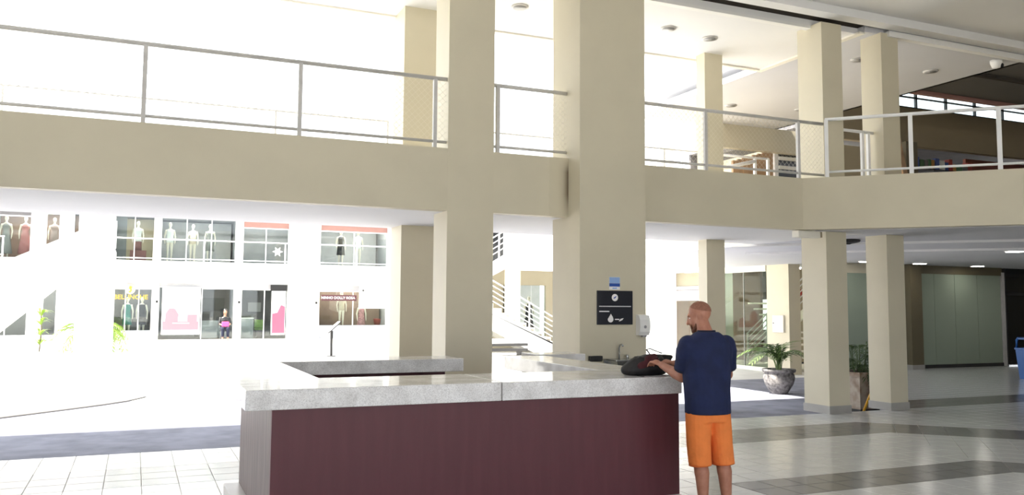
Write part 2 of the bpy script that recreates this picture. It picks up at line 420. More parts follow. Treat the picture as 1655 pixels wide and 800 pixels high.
# hall roof over the camera, with a double moulding along its edge
struct('ceiling_hall', B(-8.8, 30, -7, 10.74, 6.72, 6.95), CEIL)
struct('added_wall_left', B(-9.1, -8.8, -7, 9.6, -.3, 6.95), GREYW)  # unseen wall added to cut light from the left
struct('added_wall_back', B(-9, -8, -7.3, -7, -.3, 6.95).box(-8, 11, -7.3, -7, 4.3, 6.95).box(11, 30, -7.3, -7, -.3, 6.95), GREYW)  # unseen wall added to dim the hall, its opening sized to light it
struct('trim_7', B(-8.8, 30, 10.50, 10.74, 6.58, 6.72), CEIL)
struct('trim_8', B(11.9, 30, 10.74, 10.86, CZ-.06, CZ+.04), WHITE)
struct('roof_slab', B(-14, 11.45, 10.74, YB, 6.95, 7.15), CEIL)
struct('roof_slab_right', B(11.45, 15.7, 10.74, 18.4, 6.95, 7.15), CEIL)

# ================================================================== pillars
def pillar(label, x0, x1, y0, y1, zb, zt=CZ, m=CREAM, skirt=True, split=True):
    t = thing('pillar', label, 'pillar', ((x0+x1)/2, (y0+y1)/2, zb))
    if split:
        B(x0, x1, y0, y1, zb, SOF).build('lower_shaft', m, t); B(x0, x1, y0, y1, 3.3, zt).build('upper_shaft', m, t)
    else:
        B(x0, x1, y0, y1, zb, zt).build('shaft', m, t)
    if skirt: B(x0-.015, x1+.015, y0-.015, y1+.015, zb, zb+.13).build('skirting', SKIRT, t)
    return t
pillar('cream pillar flush with the balcony front behind the kiosk, left of the sign pillar', *C1, YF-.004, YF+.55, 0, 6.72, split=False)
pillar('wide cream pillar carrying the black sign, basin and soap dispenser', *C2, 10.36, 11.2, 0, 6.58, split=False)
pillar('shaded cream pillar on the far side of the gallery, seen left of the flush pillar', 3.80, 4.46, YB-.62, YB-.02, GZ)
pillar('shaded cream pillar on the far side of the gallery, behind the man in navy', 9.69, 10.10, YB-.56, YB-.30, GZ)
t3 = pillar('square cream pillar left of the square planter, nearer the man', 10.39, 10.83, 10.78, 11.35, 0)
pillar('square cream pillar right of the square planter with the yellow stick', 11.74, 12.14, 10.78, 11.24, 0)
# dark drip stain on the fascia beside the wide pillar: a thin stained plaster skin
def stain():
    m = mat('damp stain', (150, 128, 96), .55, var=0); n = m.node_tree.nodes; l = m.node_tree.links; b = n['Principled BSDF']
    tc = n.new('ShaderNodeTexCoord'); sx = n.new('ShaderNodeSeparateXYZ'); l.new(tc.outputs['Object'], sx.inputs[0])
    r = n.new('ShaderNodeValToRGB'); e = r.color_ramp.elements
    e[0].position = .0; e[0].color = (*lin((205, 197, 174)), 1); e[1].position = 1; e[1].color = (*lin((96, 76, 54)), 1)
    mp = n.new('ShaderNodeMapRange'); mp.inputs[1].default_value = -.24; mp.inputs[2].default_value = 0
    l.new(sx.outputs[0], mp.inputs[0]); l.new(mp.outputs[0], r.inputs[0])
    pw = n.new('ShaderNodeMath'); pw.operation = 'POWER'; pw.inputs[1].default_value = 3; l.new(mp.outputs[0], pw.inputs[0])
    zz = n.new('ShaderNodeMapRange'); zz.inputs[1].default_value = .40; zz.inputs[2].default_value = .22; l.new(sx.outputs[2], zz.inputs[0])
    z2 = n.new('ShaderNodeMapRange'); z2.inputs[1].default_value = -.42; z2.inputs[2].default_value = -.1; l.new(sx.outputs[2], z2.inputs[0])
    m1 = n.new('ShaderNodeMath'); m1.operation = 'MULTIPLY'; m2 = n.new('ShaderNodeMath'); m2.operation = 'MULTIPLY'
    l.new(pw.outputs[0], m1.inputs[0]); l.new(zz.outputs[0], m1.inputs[1]); l.new(m1.outputs[0], m2.inputs[0]); l.new(z2.outputs[0], m2.inputs[1])
    l.new(m2.outputs[0], r.inputs[0]); l.new(r.outputs[0], b.inputs['Base Color'])
    return m
o = MB().box(-.3, 0, -.003, 0, -.42, .42).build('wall_stain_patch', stain()); o.location = (C2[0], YF, 3.40); o['kind'] = 'structure'

# ================================================================== railings
def railing(label, p0, p1, posts, m, zt=4.77, zb=3.91, z0=TOP, net=True, post_w=.05, group=None, rt=.028):
    p0, p1 = Vector(p0), Vector(p1); d = (p1-p0); L = d.length; d.normalize()
    t = thing('railing', label, 'railing', (p0.x, p0.y, z0), group=group)
    MB().tube([(p0.x, p0.y, zt), (p1.x, p1.y, zt)], rt, 10).build('top_rail', m, t)
    if zb: MB().tube([(p0.x, p0.y, zb), (p1.x, p1.y, zb)], .02, 8).build('bottom_rail', m, t)
    for s in posts:
        q = p0+d*s
        b = MB(); b.box(-post_w/2, post_w/2, -post_w/2, post_w/2, z0, zt)
        b.xf(Matrix.Translation((q.x, q.y, 0)) @ Matrix.Rotation(math.atan2(d.y, d.x), 4, 'Z')); b.build('post', m, t)
    if net:
        b = MB(); st = .085; hh = zt-zb-.04; k = -int(hh/st)-1; w = .0018
        off = Vector((-d.y, d.x))*(-.012)
        while k*st < L:
            for sg in (1, -1):
                s0 = k*st if sg > 0 else k*st+hh; s1 = k*st+hh if sg > 0 else k*st
                z_0, z_1 = zb+.02, zb+.02+hh
                lo, hi = min(s0, s1), max(s0, s1)
                a, c = max(lo, 0), min(hi, L)
                if c-a > .01:
                    f = lambda s: z_0+(s-s0)/(s1-s0)*hh
                    pa, pc = p0+d*a+off*sg, p0+d*c+off*sg
                    b.tube([(pa.x, pa.y, f(a)), (pc.x, pc.y, f(c))], w, 3, cap=False)
            k += 1
        o = b.build('netting', NETM, t); o['kind'] = 'stuff'
    return t
RY = YF+.06
railing('grey white tube railing on the long balcony front at the left', (-7, RY), (C1[0]-.005, RY), [7-5.16, 7-3.44, 7-1.72, 7, 8.8, 10.585], STEELW)
railing('short tube railing between the flush pillar and the sign pillar', (C1[1], RY), (C2[0], RY), [.08], STEELW)
railing('tube railing between the sign pillar and the square pillar', (C2[1], RY), (10.36, RY), [1.36, 3.2], STEELW, net=True)
pa, pb = e3(.36, .06), e3(9.5, .06)
railing('white tube railing on the balcony front that turns toward the viewer at the right', pa, pb, [.02, 1.26, 2.48, 3.7, 4.95, 6.2], STEELWW, post_w=.06, net=False)
railing('short white railing behind the turned balcony, between the two square pillars', (10.85, 11.0), (11.72, 11.0), [.62, .76], STEELWW, zt=4.78, z0=3.3, net=False)
railing('thin railing along the far edge of the gallery, over the courtyard', (-7, YB-.06), (3.72, YB-.06), [1.9, 5.2, 7.0, 8.9, 10.7], STEELWW, zt=4.74, zb=3.6, z0=3.3, net=False, post_w=.03, rt=.016)
railing('thin railing along the far edge of the gallery, between its far pillars', (4.5, YB-.06), (9.9, YB-.06), [.4, 2.4, 4.6], STEELWW, zt=4.72, zb=3.6, z0=3.3, net=False, post_w=.03, rt=.016)

# ================================================================== lamps set in the ceilings
def downlight(label, x, y, z, lit, r=.11, group=None):
    t = thing('downlight', label, 'ceiling light', (x, y, z), group=group)
    MB().lathe([(r+.03,-.022),(r+.03,0),(r,0)], 20, (x,y,z)).build('lamp_ring', WHITE if lit else STEELW, t)
    MB().lathe([(r,-.03),(r,-.021)], 20, (x,y,z)).build('lamp_lens', LAMP if lit else LENS, t)
    return t
for lab, x, y in (('between the flush pillar and the sign pillar', 5.49, 12.25), ('second one right of the sign pillar', 9.24, 12.30), ('just right of the sign pillar, paler', 8.26, 12.15)):
    downlight('unlit round light in white gallery ceiling, '+lab, x, y, CZ, False)
for lab, x, y in (('seen between the two square pillars', 12.63, 12.17), ('right of the second square pillar', 14.58, 12.16), ('above the far pillar behind the man', 12.82, 16.28), ('just left of the first square pillar', 14.6, 15.9)):
    downlight('unlit grey ceiling light in the shaded right ceiling, '+lab, x, y, CZ-.004, False)
for lab, x, y in (('the largest, near the right edge', 17.31, 12.47), ('above the frosted panels, right of centre', 22.41, 17.31), ('above the left end of the frosted panels', 19.84, 17.1), ('between the two square pillars', 17.85, 17.09), ('above the dark doors at the right edge', 24.0, 16.3)):
    downlight('bright lit downlight in the right soffit, '+lab, x, y, SOF, True, .17)
# grey round fitting under the soffit between the square pillars
t = thing('ceiling_fitting', 'dark round ceiling fitting under the soffit between the square pillars', 'ceiling fitting', (12.0, 11.9, SOF))
MB().lathe([(.10,-.07),(.20,-.05),(.22,-.02),(.2,0)], 20, (12.0, 11.9, SOF)).build('fitting_base', DARKM, t)
MB().lathe([(.03,-.09),(.08,-.07)], 14, (12.0, 11.9, SOF)).build('fitting_sensor', BLACK, t)
# emergency light box at the first square pillar head
t = thing('emergency_light', 'small cream box light under the balcony corner', 'emergency light', (10.1, 10.6, 2.9))
MB().bbox(9.76, 10.22, 10.72, 10.88, 2.86, 2.97, .012).build('light_housing', CREAMW, t)
MB().bbox(10.22, 10.27, 10.73, 10.87, 2.87, 2.96, .008).build('light_end_cap', BEIGEW, t)
# dome camera on hall moulding
t = thing('security_camera', 'small white dome camera on the ceiling edge at the upper right', 'security camera', (15.1, 11.1, CZ))
MB().lathe([(.02,-.16),(.08,-.14),(.10,-.08),(.11,-.05),(.11,0)], 16, (15.1, 11.1, CZ-.004)).build('camera_dome', WHITE, t)
MB().ell((15.15, 11.03, CZ-.11), (.045,.045,.045)).build('camera_lens', BLACK, t)

# ================================================================== kiosk
CT0, CT1 = .962, 1.109
kx0, kx1, ky0 = .74, 4.44, 6.363
t = thing('kiosk_counter', 'maroon kiosk counter with thick polished white granite top in the foreground', 'counter', (2.6, 8, 0))
MB().bbox(kx0, 2.712, ky0, 7.25, CT0, CT1, .006).build('countertop_slab', GRAN, t)
MB().bbox(2.720, kx1, ky0, 7.25, CT0, CT1, .006).build('countertop_slab', GRAN, t)
MB().bbox(kx0, 1.43, 7.254, 9.36, CT0, CT1, .006).build('countertop_slab', GRAN, t)
MB().bbox(kx0, 3.51, 9.364, 9.95, CT0, CT1, .006).build('countertop_slab', GRAN, t)
MB().bbox(4.12, 4.66, 7.254, 9.60, CT0, CT1, .006).build('countertop_slab', GRAN, t)
MB().bbox(4.665, 5.35, 9.80, 10.30, CT0, CT1, .006).build('countertop_slab', GRAN, t)
B(.93, 4.425, ky0+.03, ky0+.09, .09, CT0).build('front_panel', MAROON, t)
B(.93, .99, ky0+.09, 8.30, .09, CT0).build('side_panel', MAROON_LIT, t)
B(4.335, 4.425, ky0+.09, 9.55, .09, CT0).build('side_panel', SKIRTB, t)
B(1.7, 3.45, 9.84, 9.90, .09, CT0).build('back_panel', MAROON, t)
B(4.70, 5.3, 9.86, 10.25, .09, CT0).build('back_panel', MAROON, t)
B(.87, 4.435, ky0+.02, ky0+.10, 0, .09).build('plinth', SKIRTB, t)
B(.80, .955, ky0+.10, 8.32, 0, .09).build('plinth', SKIRTB, t)
B(1.3, 3.4, 7.06, 7.5, .72, .75).build('inner_shelf', GREYW, t)
for x in (.95, 1.9, 2.9, 3.9):
    B(x, x+.03, ky0+.09, 7.0, .09, CT0).build('partition', GREYW, t)
B(.955, 4.33, 6.96, 7.0, .09, CT0).build('inner_panel', GREYW, t)


# ================================================================== things on the sign pillar
PY = 10.36
t = thing('notice_board', 'black information board with white symbols on the wide cream pillar', 'sign', (6.115, PY, 1.47))
MB().bbox(5.83, 6.40, PY-.02, PY-.002, 1.47, 1.94, .004).build('board_panel', mat('black board', (26, 28, 38), .35, var=0), t)
def pz(mb, poly, y0, y1): return mb.prism_y(poly, y0, y1)
b = MB(); b.disc((6.11, PY-.023, 1.845), .05, .003, 24, 'y'); b.build('round_emblem', PRINTW, t)
b = MB(); pz(b, [(6.085, 1.835), (6.10, 1.85), (6.135, 1.87), (6.12, 1.842), (6.10, 1.83)], PY-.026, PY-.0232); b.build('emblem_mark', BLUES, t)
b = MB(); b.box(5.86, 6.37, PY-.022, PY-.02, 1.72, 1.728); b.box(5.86, 6.02, PY-.022, PY-.02, 1.645, 1.66); b.box(5.86, 6.37, PY-.022, PY-.02, 1.715, 1.717); b.build('divider_lines', PRINTW, t)
b = MB(); pz(b, [(6.04+.045*math.cos(a), 1.545+.045*math.sin(a)) for a in [k*math.pi/8 for k in range(8, 17)]][:9] + [(6.075, 1.575), (6.045, 1.62), (6.015, 1.575)], PY-.023, PY-.02); b.build('flame_symbol', PRINTW, t)
b = MB(); b.box(6.11, 6.18, PY-.022, PY-.02, 1.535, 1.55)
pz(b, [(6.17, 1.515), (6.20, 1.55), (6.25, 1.56), (6.23, 1.535), (6.20, 1.52)], PY-.023, PY-.02); b.build('small_symbols', PRINTW, t)
t = thing('pillar_notice', 'small blue and white notice above the black information board', 'sign', (6.115, PY, 1.955))
B(6.03, 6.20, PY-.006, PY-.001, 1.955, 2.13).build('notice_sheet', PRINTW, t)
B(6.032, 6.198, PY-.008, PY-.006, 2.045, 2.128).build('pale_band', SKYBL, t)
B(6.03, 6.20, PY-.008, PY-.006, 1.998, 2.043).build('blue_band', BLUES, t)
B(6.08, 6.15, PY-.008, PY-.006, 1.966, 1.985).build('small_print', SKYBL, t)
t = thing('soap_dispenser', 'white plastic soap dispenser on the right edge of the sign pillar', 'dispenser', (6.545, PY, 1.32))
b = MB()
pr = [(0, .0), (.07, .0), (.105, .05), (.115, .13), (.11, .22), (.08, .28), (0, .29)]
b.add([(6.46, PY-y-.001, 1.32+z) for y, z in pr]+[(6.63, PY-y-.001, 1.32+z) for y, z in pr],
      [tuple(range(7)), tuple(range(7, 14))[::-1]]+[((i+1)%7, i, i+7, (i+1)%7+7) for i in range(7)])
b.build('dispenser_body', WHITE, t)
MB().disc((6.545, PY-.118, 1.44), .022, .004, 14, 'y').build('dispenser_window', GREYP, t)
B(6.51, 6.58, PY-.10, PY-.05, 1.30, 1.321).build('dispenser_lever', GREYP, t)
t = thing('wash_basin', 'small steel wash basin on the front of the sign pillar', 'basin', (6.13, PY-.2, .93))
b = MB(); b.bbox(5.93, 6.37, PY-.36, PY-.002, .985, 1.005, .004)
b.add([(5.95,PY-.34,.985),(6.35,PY-.34,.985),(6.35,PY-.02,.985),(5.95,PY-.02,.985),(6.02,PY-.28,.86),(6.28,PY-.28,.86),(6.28,PY-.08,.86),(6.02,PY-.08,.86)],
      [(0,1,5,4),(1,2,6,5),(2,3,7,6),(3,0,4,7),(4,5,6,7)])
b.build('basin_bowl', CHROME, t)
b = MB(); b.tube([(6.16,PY-.05,1.005),(6.16,PY-.05,1.15),(6.16,PY-.07,1.19),(6.16,PY-.11,1.20),(6.16,PY-.15,1.18)], .011, 8); b.build('tap_spout', CHROME, t)
b = MB(); b.lathe([(.02,0),(.02,.03),(.012,.05)], 10, (6.29, PY-.05, 1.005)); b.build('tap_handle', CHROME, t)
B(5.93, 6.37, PY-.03, PY-.002, .80, .985).build('wall_bracket', CHROME, t)
t = thing('paper_holder', 'small black holder left of the steel basin on the sign pillar', 'holder', (5.79, PY, 1.0))
MB().bbox(5.70, 5.89, PY-.07, PY-.002, .98, 1.045, .008).build('holder_body', BLACK, t)
MB().tube([(5.70, PY-.04, .975), (5.89, PY-.04, .975)], .008, 6).build('holder_bar', DARKM, t)

# ================================================================== bodies grown from capsules and fused
def capsule(mb, p0, r0, p1, r1, n=14, flat=1, ax=None):
    """tapered limb, ellipse section (flat across the view axis ax)"""
    p0, p1 = Vector(p0), Vector(p1); d = (p1-p0); L = d.length; d.normalize()
    a = Vector(ax) if ax else Vector((1,0,0))
    a = (a - d*a.dot(d))
    if a.length < 1e-3: a = Vector((0,1,0)) - d*d.y
    a.normalize(); b_ = d.cross(a)
    rings = []
    for k in range(5): t = math.pi/2*(k/5); rings.append((-r0*math.cos(t), r0*math.sin(t)))
    for k in range(5): f = k/4; rings.append((L*f, r0+(r1-r0)*f))
    for k in range(1, 6): t = math.pi/2*(k/5); rings.append((L+r1*math.sin(t), r1*math.cos(t)))
    vs = []; fs = []
    rings[0] = (rings[0][0], r0*.02); rings[-1] = (rings[-1][0], r1*.02)
    for h, r in rings:
        for k in range(n):
            t = 2*math.pi*k/n; vs.append(p0+d*h+a*(r*math.cos(t))+b_*(r*flat*math.sin(t)))
    m = len(rings)
    for i in range(m-1):
        for k in range(n): fs.append((i*n+k, i*n+(k+1)%n, (i+1)*n+(k+1)%n, (i+1)*n+k))
    fs += [tuple(range(n))[::-1], tuple(range((m-1)*n, m*n))]
    mb.add(vs, fs, True)
def loft(mb, secs, n=20):
    """stack of ellipses (centre, rx, ry, rot, front exponent)"""
    vs = []; fs = []
    for (c, rx, ry, a) in secs:
        for k in range(n):
            t = 2*math.pi*k/n
            ct, st = math.cos(t), math.sin(t)
            x = rx*math.copysign(abs(ct)**.85, ct); y = ry*math.copysign(abs(st)**.85, st)
            vs.append((c[0]+x*math.cos(a)-y*math.sin(a), c[1]+x*math.sin(a)+y*math.cos(a), c[2]))
    m = len(secs)
    for i in range(m-1):
        for k in range(n): fs.append((i*n+k, i*n+(k+1)%n, (i+1)*n+(k+1)%n, (i+1)*n+k))
    fs += [tuple(range(n))[::-1], tuple(range((m-1)*n, m*n))]
    mb.add(vs, fs, True)
def fuse(mb, name, m, voxel=.012, smooth=6):
    """voxel-remesh the overlapping shapes into one continuous skin"""
    ob = bpy.data.objects.new(name, mb.mesh(name, m)); C.objects.link(ob)
    bm = bmesh.new(); bm.from_mesh(ob.data); bmesh.ops.recalc_face_normals(bm, faces=bm.faces[:]); bm.to_mesh(ob.data); bm.free()
    r = ob.modifiers.new('r', 'REMESH'); r.mode = 'VOXEL'; r.voxel_size = voxel; r.use_smooth_shade = True
    sm = ob.modifiers.new('s', 'SMOOTH'); sm.factor = .5; sm.iterations = smooth
    bpy.context.view_layer.update()
    me = bpy.data.meshes.new_from_object(ob.evaluated_get(bpy.context.evaluated_depsgraph_get()))
    bpy.data.objects.remove(ob)
    me.materials.clear(); me.materials.append(m); me.name = name
    return me
def put(name, me, parent):
    o = bpy.data.objects.new(name, me); C.objects.link(o); o.parent = parent; return o

# --- the man at the counter; local frame: +y is where his chest faces, x to his right
MAN_LOC = Vector((4.385, 5.92, 0)); MAN_RZ = math.radians(-4)
def to_man(x, y, z): return Matrix.Rotation(-MAN_RZ, 3, 'Z') @ (Vector((x, y, z)) - MAN_LOC)
man = thing('person', 'standing man in navy polo shirt and orange shorts, hands in a bag', 'person', MAN_LOC, MAN_RZ)
b = MB()
# legs
for s in (-1, 1):
    hx = .095*s
    hip = (hx, .0, .93); kn = (.107*s+.03, .02, .50); an = (.112*s+.04, -.035, .085)
    capsule(b, hip, .078, kn, .056); capsule(b, kn, .056, (.108*s+.038, -.012, .36), .062); capsule(b, (.108*s+.038, -.014, .36), .060, an, .036)
    capsule(b, (.112*s+.04, -.04, .05), .038, (.127*s+.04, .15, .03), .034, flat=.8)
loft(b, [((0,0,.84), .15, .10, 0), ((0,0,.95), .165, .11, 0), ((0,.01,1.08), .165, .11, 0), ((0,.015,1.25), .18, .11, 0), ((0,.01,1.38), .18, .10, 0), ((0,-.005,1.45), .12, .08, 0), ((0,-.0,1.52), .06, .06, 0)])
neck0 = Vector((0, -.005, 1.46)); headc = Vector((-.025, .075, 1.645))
capsule(b, neck0, .066, headc+Vector((0,-.03,-.05)), .062)
# head: turned to his left and bowed
HR = Matrix.Rotation(math.radians(50), 3, 'Z') @ Matrix.Rotation(math.radians(-20), 3, 'X')
def hp(x, y, z): return headc + HR @ Vector((x, y, z))
b.ell(hp(0, -.015, .03), (.076, .095, .090), 20, 14, HR)
b.ell(hp(0, .025, -.025), (.062, .072, .088), 20, 14, HR)
capsule(b, hp(0, .055, -.085), .034, hp(0, .07, -.095), .028)
capsule(b, hp(0, .092, .012), .010, hp(0, .113, -.028), .015)                # nose
capsule(b, hp(-.035, .078, .03), .014, hp(.035, .078, .03), .014)           # brow
capsule(b, hp(-.018, .095, -.060), .010, hp(.018, .095, -.060), .010)       # lips
for s in (-1, 1): b.ell(hp(.076*s, -.008, -.008), (.012, .024, .033), 10, 8, HR)
# arms: shoulder, elbow, wrist
arms = {}
for s in (-1, 1):
    sh = Vector((.192*s, .0, 1.41)); el = to_man(4.235, 6.06, 1.135) if s < 0 else Vector((.27*s, .12, 1.15))
    wr = to_man(4.20, 6.31, 1.215) if s < 0 else to_man(4.42, 6.45, 1.22)
    capsule(b, sh, .060, el, .048); capsule(b, el, .051, el.lerp(wr, .35), .052); capsule(b, el.lerp(wr, .35), .052, wr, .033, flat=.9)
    arms[s] = (sh, el, wr)
    # palm and five bent fingers
    f = (wr-el).normalized(); side = f.cross(Vector((0,0,1))).normalized(); up = side.cross(f)
    pc = wr + f*.05
    capsule(b, wr+f*.01, .028, wr+f*.075, .036, flat=.62, ax=side)
    for i, (off, L) in enumerate(((-.033, .062), (-.011, .075), (.011, .070), (.032, .055))):
        k0 = wr + f*.085 + side*off; k1 = k0 + f*L*.55 - up*.012; k2 = k1 + f*L*.30 - up*.028; k3 = k2 + f*L*.05 - up*.025
        capsule(b, k0-f*.02, .0105, k1, .0095, 8); capsule(b, k1, .0095, k2, .0085, 8); capsule(b, k2, .0085, k3, .0075, 8)
    tsd = side*(-s)*(-1 if s < 0 else 1)
    th0 = wr + f*.03 + side*(.028 if s < 0 else -.028); th1 = th0 + f*.035 + side*(.022 if s < 0 else -.022) - up*.008; th2 = th1 + f*.03 - up*.018
    capsule(b, th0, .014, th1, .0115, 8); capsule(b, th1, .0115, th2, .009, 8)
put('body', fuse(b, 'body', SKIN, .0075, 5), man)
# polo shirt
b = MB()
loft(b, [((0,-.0,.842), .192, .155, 0), ((0,0,.93), .192, .152, 0), ((0,.01,1.05), .196, .15, 0), ((0,.012,1.20), .212, .15, 0), ((0,.008,1.34), .222, .14, 0), ((0,-.004,1.425), .205, .125, 0), ((0,-.004,1.475), .155, .11, 0), ((0,-.004,1.515), .095, .085, 0)], 24)
for s in (-1, 1):
    sh, el, wr = arms[s]
    capsule(b, sh+Vector((-.010*s,0,-.002)), .082, sh+(el-sh)*.25, .084); 
    d = (el-sh).normalized(); e0 = sh+(el-sh)*.15; e1_ = sh+(el-sh)*.74
    b.tube([e0, sh+(el-sh)*.45, e1_], .075, 14, radii=[.086, .082, .079])
put('polo_shirt', fuse(b, 'polo_shirt', NAVY, .009, 5), man)
b = MB()
n_ = 18
cen = Vector((-.002, .0, 1.506)); o_ = []
for (r, z) in ((.078, -.012), (.074, .022), (.066, .022), (.068, -.01)):
    o_.append([(cen.x+r*1.05*math.cos(2*math.pi*k/n_), cen.y+.006+r*.98*math.sin(2*math.pi*k/n_), cen.z+z-(.018 if math.sin(2*math.pi*k/n_) > .6 else 0)) for k in range(n_)])
b.add([p for ring in o_ for p in ring], [(i*n_+k, i*n_+(k+1)%n_, ((i+1)%4)*n_+(k+1)%n_, ((i+1)%4)*n_+k) for i in range(4) for k in range(n_)], True)
b.build('shirt_collar', NAVYD, man, world=False)
for s in (-1, 1):
    sh, el, wr = arms[s]; a0 = sh+(el-sh)*.70; a1 = sh+(el-sh)*.765
    MB().tube([a0, a1], .078, 16, radii=[.0815, .0805]).build('sleeve_cuff', NAVYD, man, world=False)
# shorts
b = MB()
loft(b, [((0,0,.78), .176, .135, 0), ((0,0,.84), .180, .14, 0), ((0,0,.92), .175, .13, 0)], 22)
for s in (-1, 1):
    pts = [(.088*s, 0, .86), (.097*s+.006, .0, .74), (.104*s+.018, .008, .60), (.108*s+.03, .012, .50), (.110*s+.036, .006, .425)]
    loft(b, [((p[0], p[1], p[2]), r*.96, r*1.06, 0) for p, r in zip(pts[::-1], (.092, .094, .097, .102, .106))], 18)
b2_ = put('shorts', fuse(b, 'shorts', ORANGE, .008, 3), man)
b = MB()
for s in (-1, 1): b.tube([(.110*s+.036, .006, .424), (.110*s+.035, .006, .438)], .1, 18, radii=[.0945, .095])
b.build('shorts_hem', mat('orange hem', (214, 104, 46), .9, var=0), man, world=False)
# hair, beard, eyes
b = MB()
for i in range(1):
    vs = []; fs = []; nn = 22; mm = 9
    for a in range(mm+1):
        for k in range(nn):
            t = 2*math.pi*k/nn; back = .5-.5*math.sin(t)            # 0 in front, 1 behind
            ph = (a/mm)*(math.pi*(.20+.40*back**.8))
            x, y, z = math.sin(ph)*math.cos(t), math.sin(ph)*math.sin(t), math.cos(ph)
            vs.append(hp(.0775*x, -.0165+.0965*y, .03+.0918*z))
    for a in range(mm):
        for k in range(nn): fs.append((a*nn+k, a*nn+(k+1)%nn, (a+1)*nn+(k+1)%nn, (a+1)*nn+k))
    b.add(vs, fs, True)
b.build('hair', HAIR, man, world=False)
b = MB()
for s in (-1, 1):
    capsule(b, hp(.061*s, .018, -.035), .012, hp(.056*s, .05, -.085), .018); capsule(b, hp(.056*s, .05, -.085), .018, hp(.015*s, .083, -.108), .021)
    capsule(b, hp(.032*s, .088, -.050), .008, hp(.026*s, .092, -.085), .010)
capsule(b, hp(-.024, .098, -.046), .006, hp(.024, .098, -.046), .006); capsule(b, hp(-.01, .088, -.105), .020, hp(.01, .088, -.105), .020)
put('beard', fuse(b, 'beard', BEARD, .006, 3), man)
for s in (-1, 1):
    b = MB(); b.ell(hp(.031*s, .075, .008), (.011, .007, .007), 10, 8, HR); b.build('eye', PRINTW, man, world=False)
    b = MB(); capsule(b, hp(.018*s, .090, .026), .0045, hp(.045*s, .080, .028), .004, 8); b.build('eyebrow', BEARD, man, world=False)
# shoes (below the frame)
for s in (-1, 1):
    b = MB(); capsule(b, (.112*s+.04, -.045, .045), .046, (.129*s+.04, .165, .036), .042, flat=.85); 
    b.v = [(x, y, max(z, .002)) for x, y, z in b.v]; b.build('shoe', GREYW, man, world=False)

# black bag lying open on the counter
bag = thing('shoulder_bag', 'black bag with maroon lining lying open on the counter corner by the man', 'bag', (4.22, 6.62, CT1))
b = MB()
loft(b, [((0,0,.004), .20, .10, .0), ((0,0,.05), .235, .115, 0), ((.02,.0,.11), .20, .10, 0), ((.05,0,.16), .13, .07, 0), ((.07,.0,.185), .06, .03, 0)], 22)
capsule(b, (-.20, -.0, .05), .045, (-.10, 0, .10), .06); capsule(b, (.05, 0, .17), .03, (.30, .05, .15), .035, flat=.6); capsule(b, (.22, .04, .10), .05, (.30, .05, .08), .04)
for k in range(7):
    a = k*.9; capsule(b, (.15*math.cos(a), .08*math.sin(a), .07), .03, (.09*math.cos(a+.3), .05*math.sin(a+.3), .15), .022)
b.v = [(x, y, max(z, .003)) for x, y, z in b.v]
me = fuse(b, 'bag_body', BAGB, .011, 2); put('bag_body', me, bag)
b = MB(); capsule(b, (-.09, -.085, .08), .045, (.05, -.09, .12), .05, flat=.5); capsule(b, (-.02, -.08, .15), .03, (.07, -.05, .165), .03)
put('bag_lining', fuse(b, 'bag_lining', BAGM, .009, 3), bag)
b = MB(); b.tube([(.05,.0,.19),(.02,.0,.225),(.06,.01,.235),(.12,.02,.215),(.20,.03,.19)], .012, 6, flat=.5); b.build('bag_strap', BAGB, bag, world=False)
t = thing('document_sleeve', 'flat dark sleeve lying under the black bag at the counter corner', 'sleeve', (4.30, 6.52, CT1))
MB().bbox(4.08, 4.39, 6.44, 6.53, CT1+.001, CT1+.007, .002).build('sleeve_cover', BLACK, t)
B(4.10, 4.385, 6.436, 6.44, CT1+.002, CT1+.006).build('sleeve_pages', GREYW, t)

# ================================================================== right wing: glazed wall, pillar, frosted shops
GX = 17.2
def pane(x0, x1, y0, y1, z0, z1, m, parent, name='pane'): return B(x0, x1, y0, y1, z0, z1).build(name, m, parent)
t = thing('glass_partition', 'tall greenish glass shopfront on a white sill beside the urn planter', 'shopfront', (GX, 21.3, GZ))
B(GX-.06, GX+.10, 20.3, 22.4, GZ, -.05).build('sill', CREAMW, t)
pane(GX, GX+.012, 20.3, 21.33, -.05, 2.80, GLASSG, t); pane(GX, GX+.012, 21.345, 22.4, -.05, 2.80, GLASSG, t)
B(GX-.03, GX+.05, 20.3, 22.4, 2.80, SOF).build('head_rail', CREAMW, t)
B(GX-.01, GX+.03, 21.33, 21.345, -.05, 2.8).build('joint', STEELW, t)
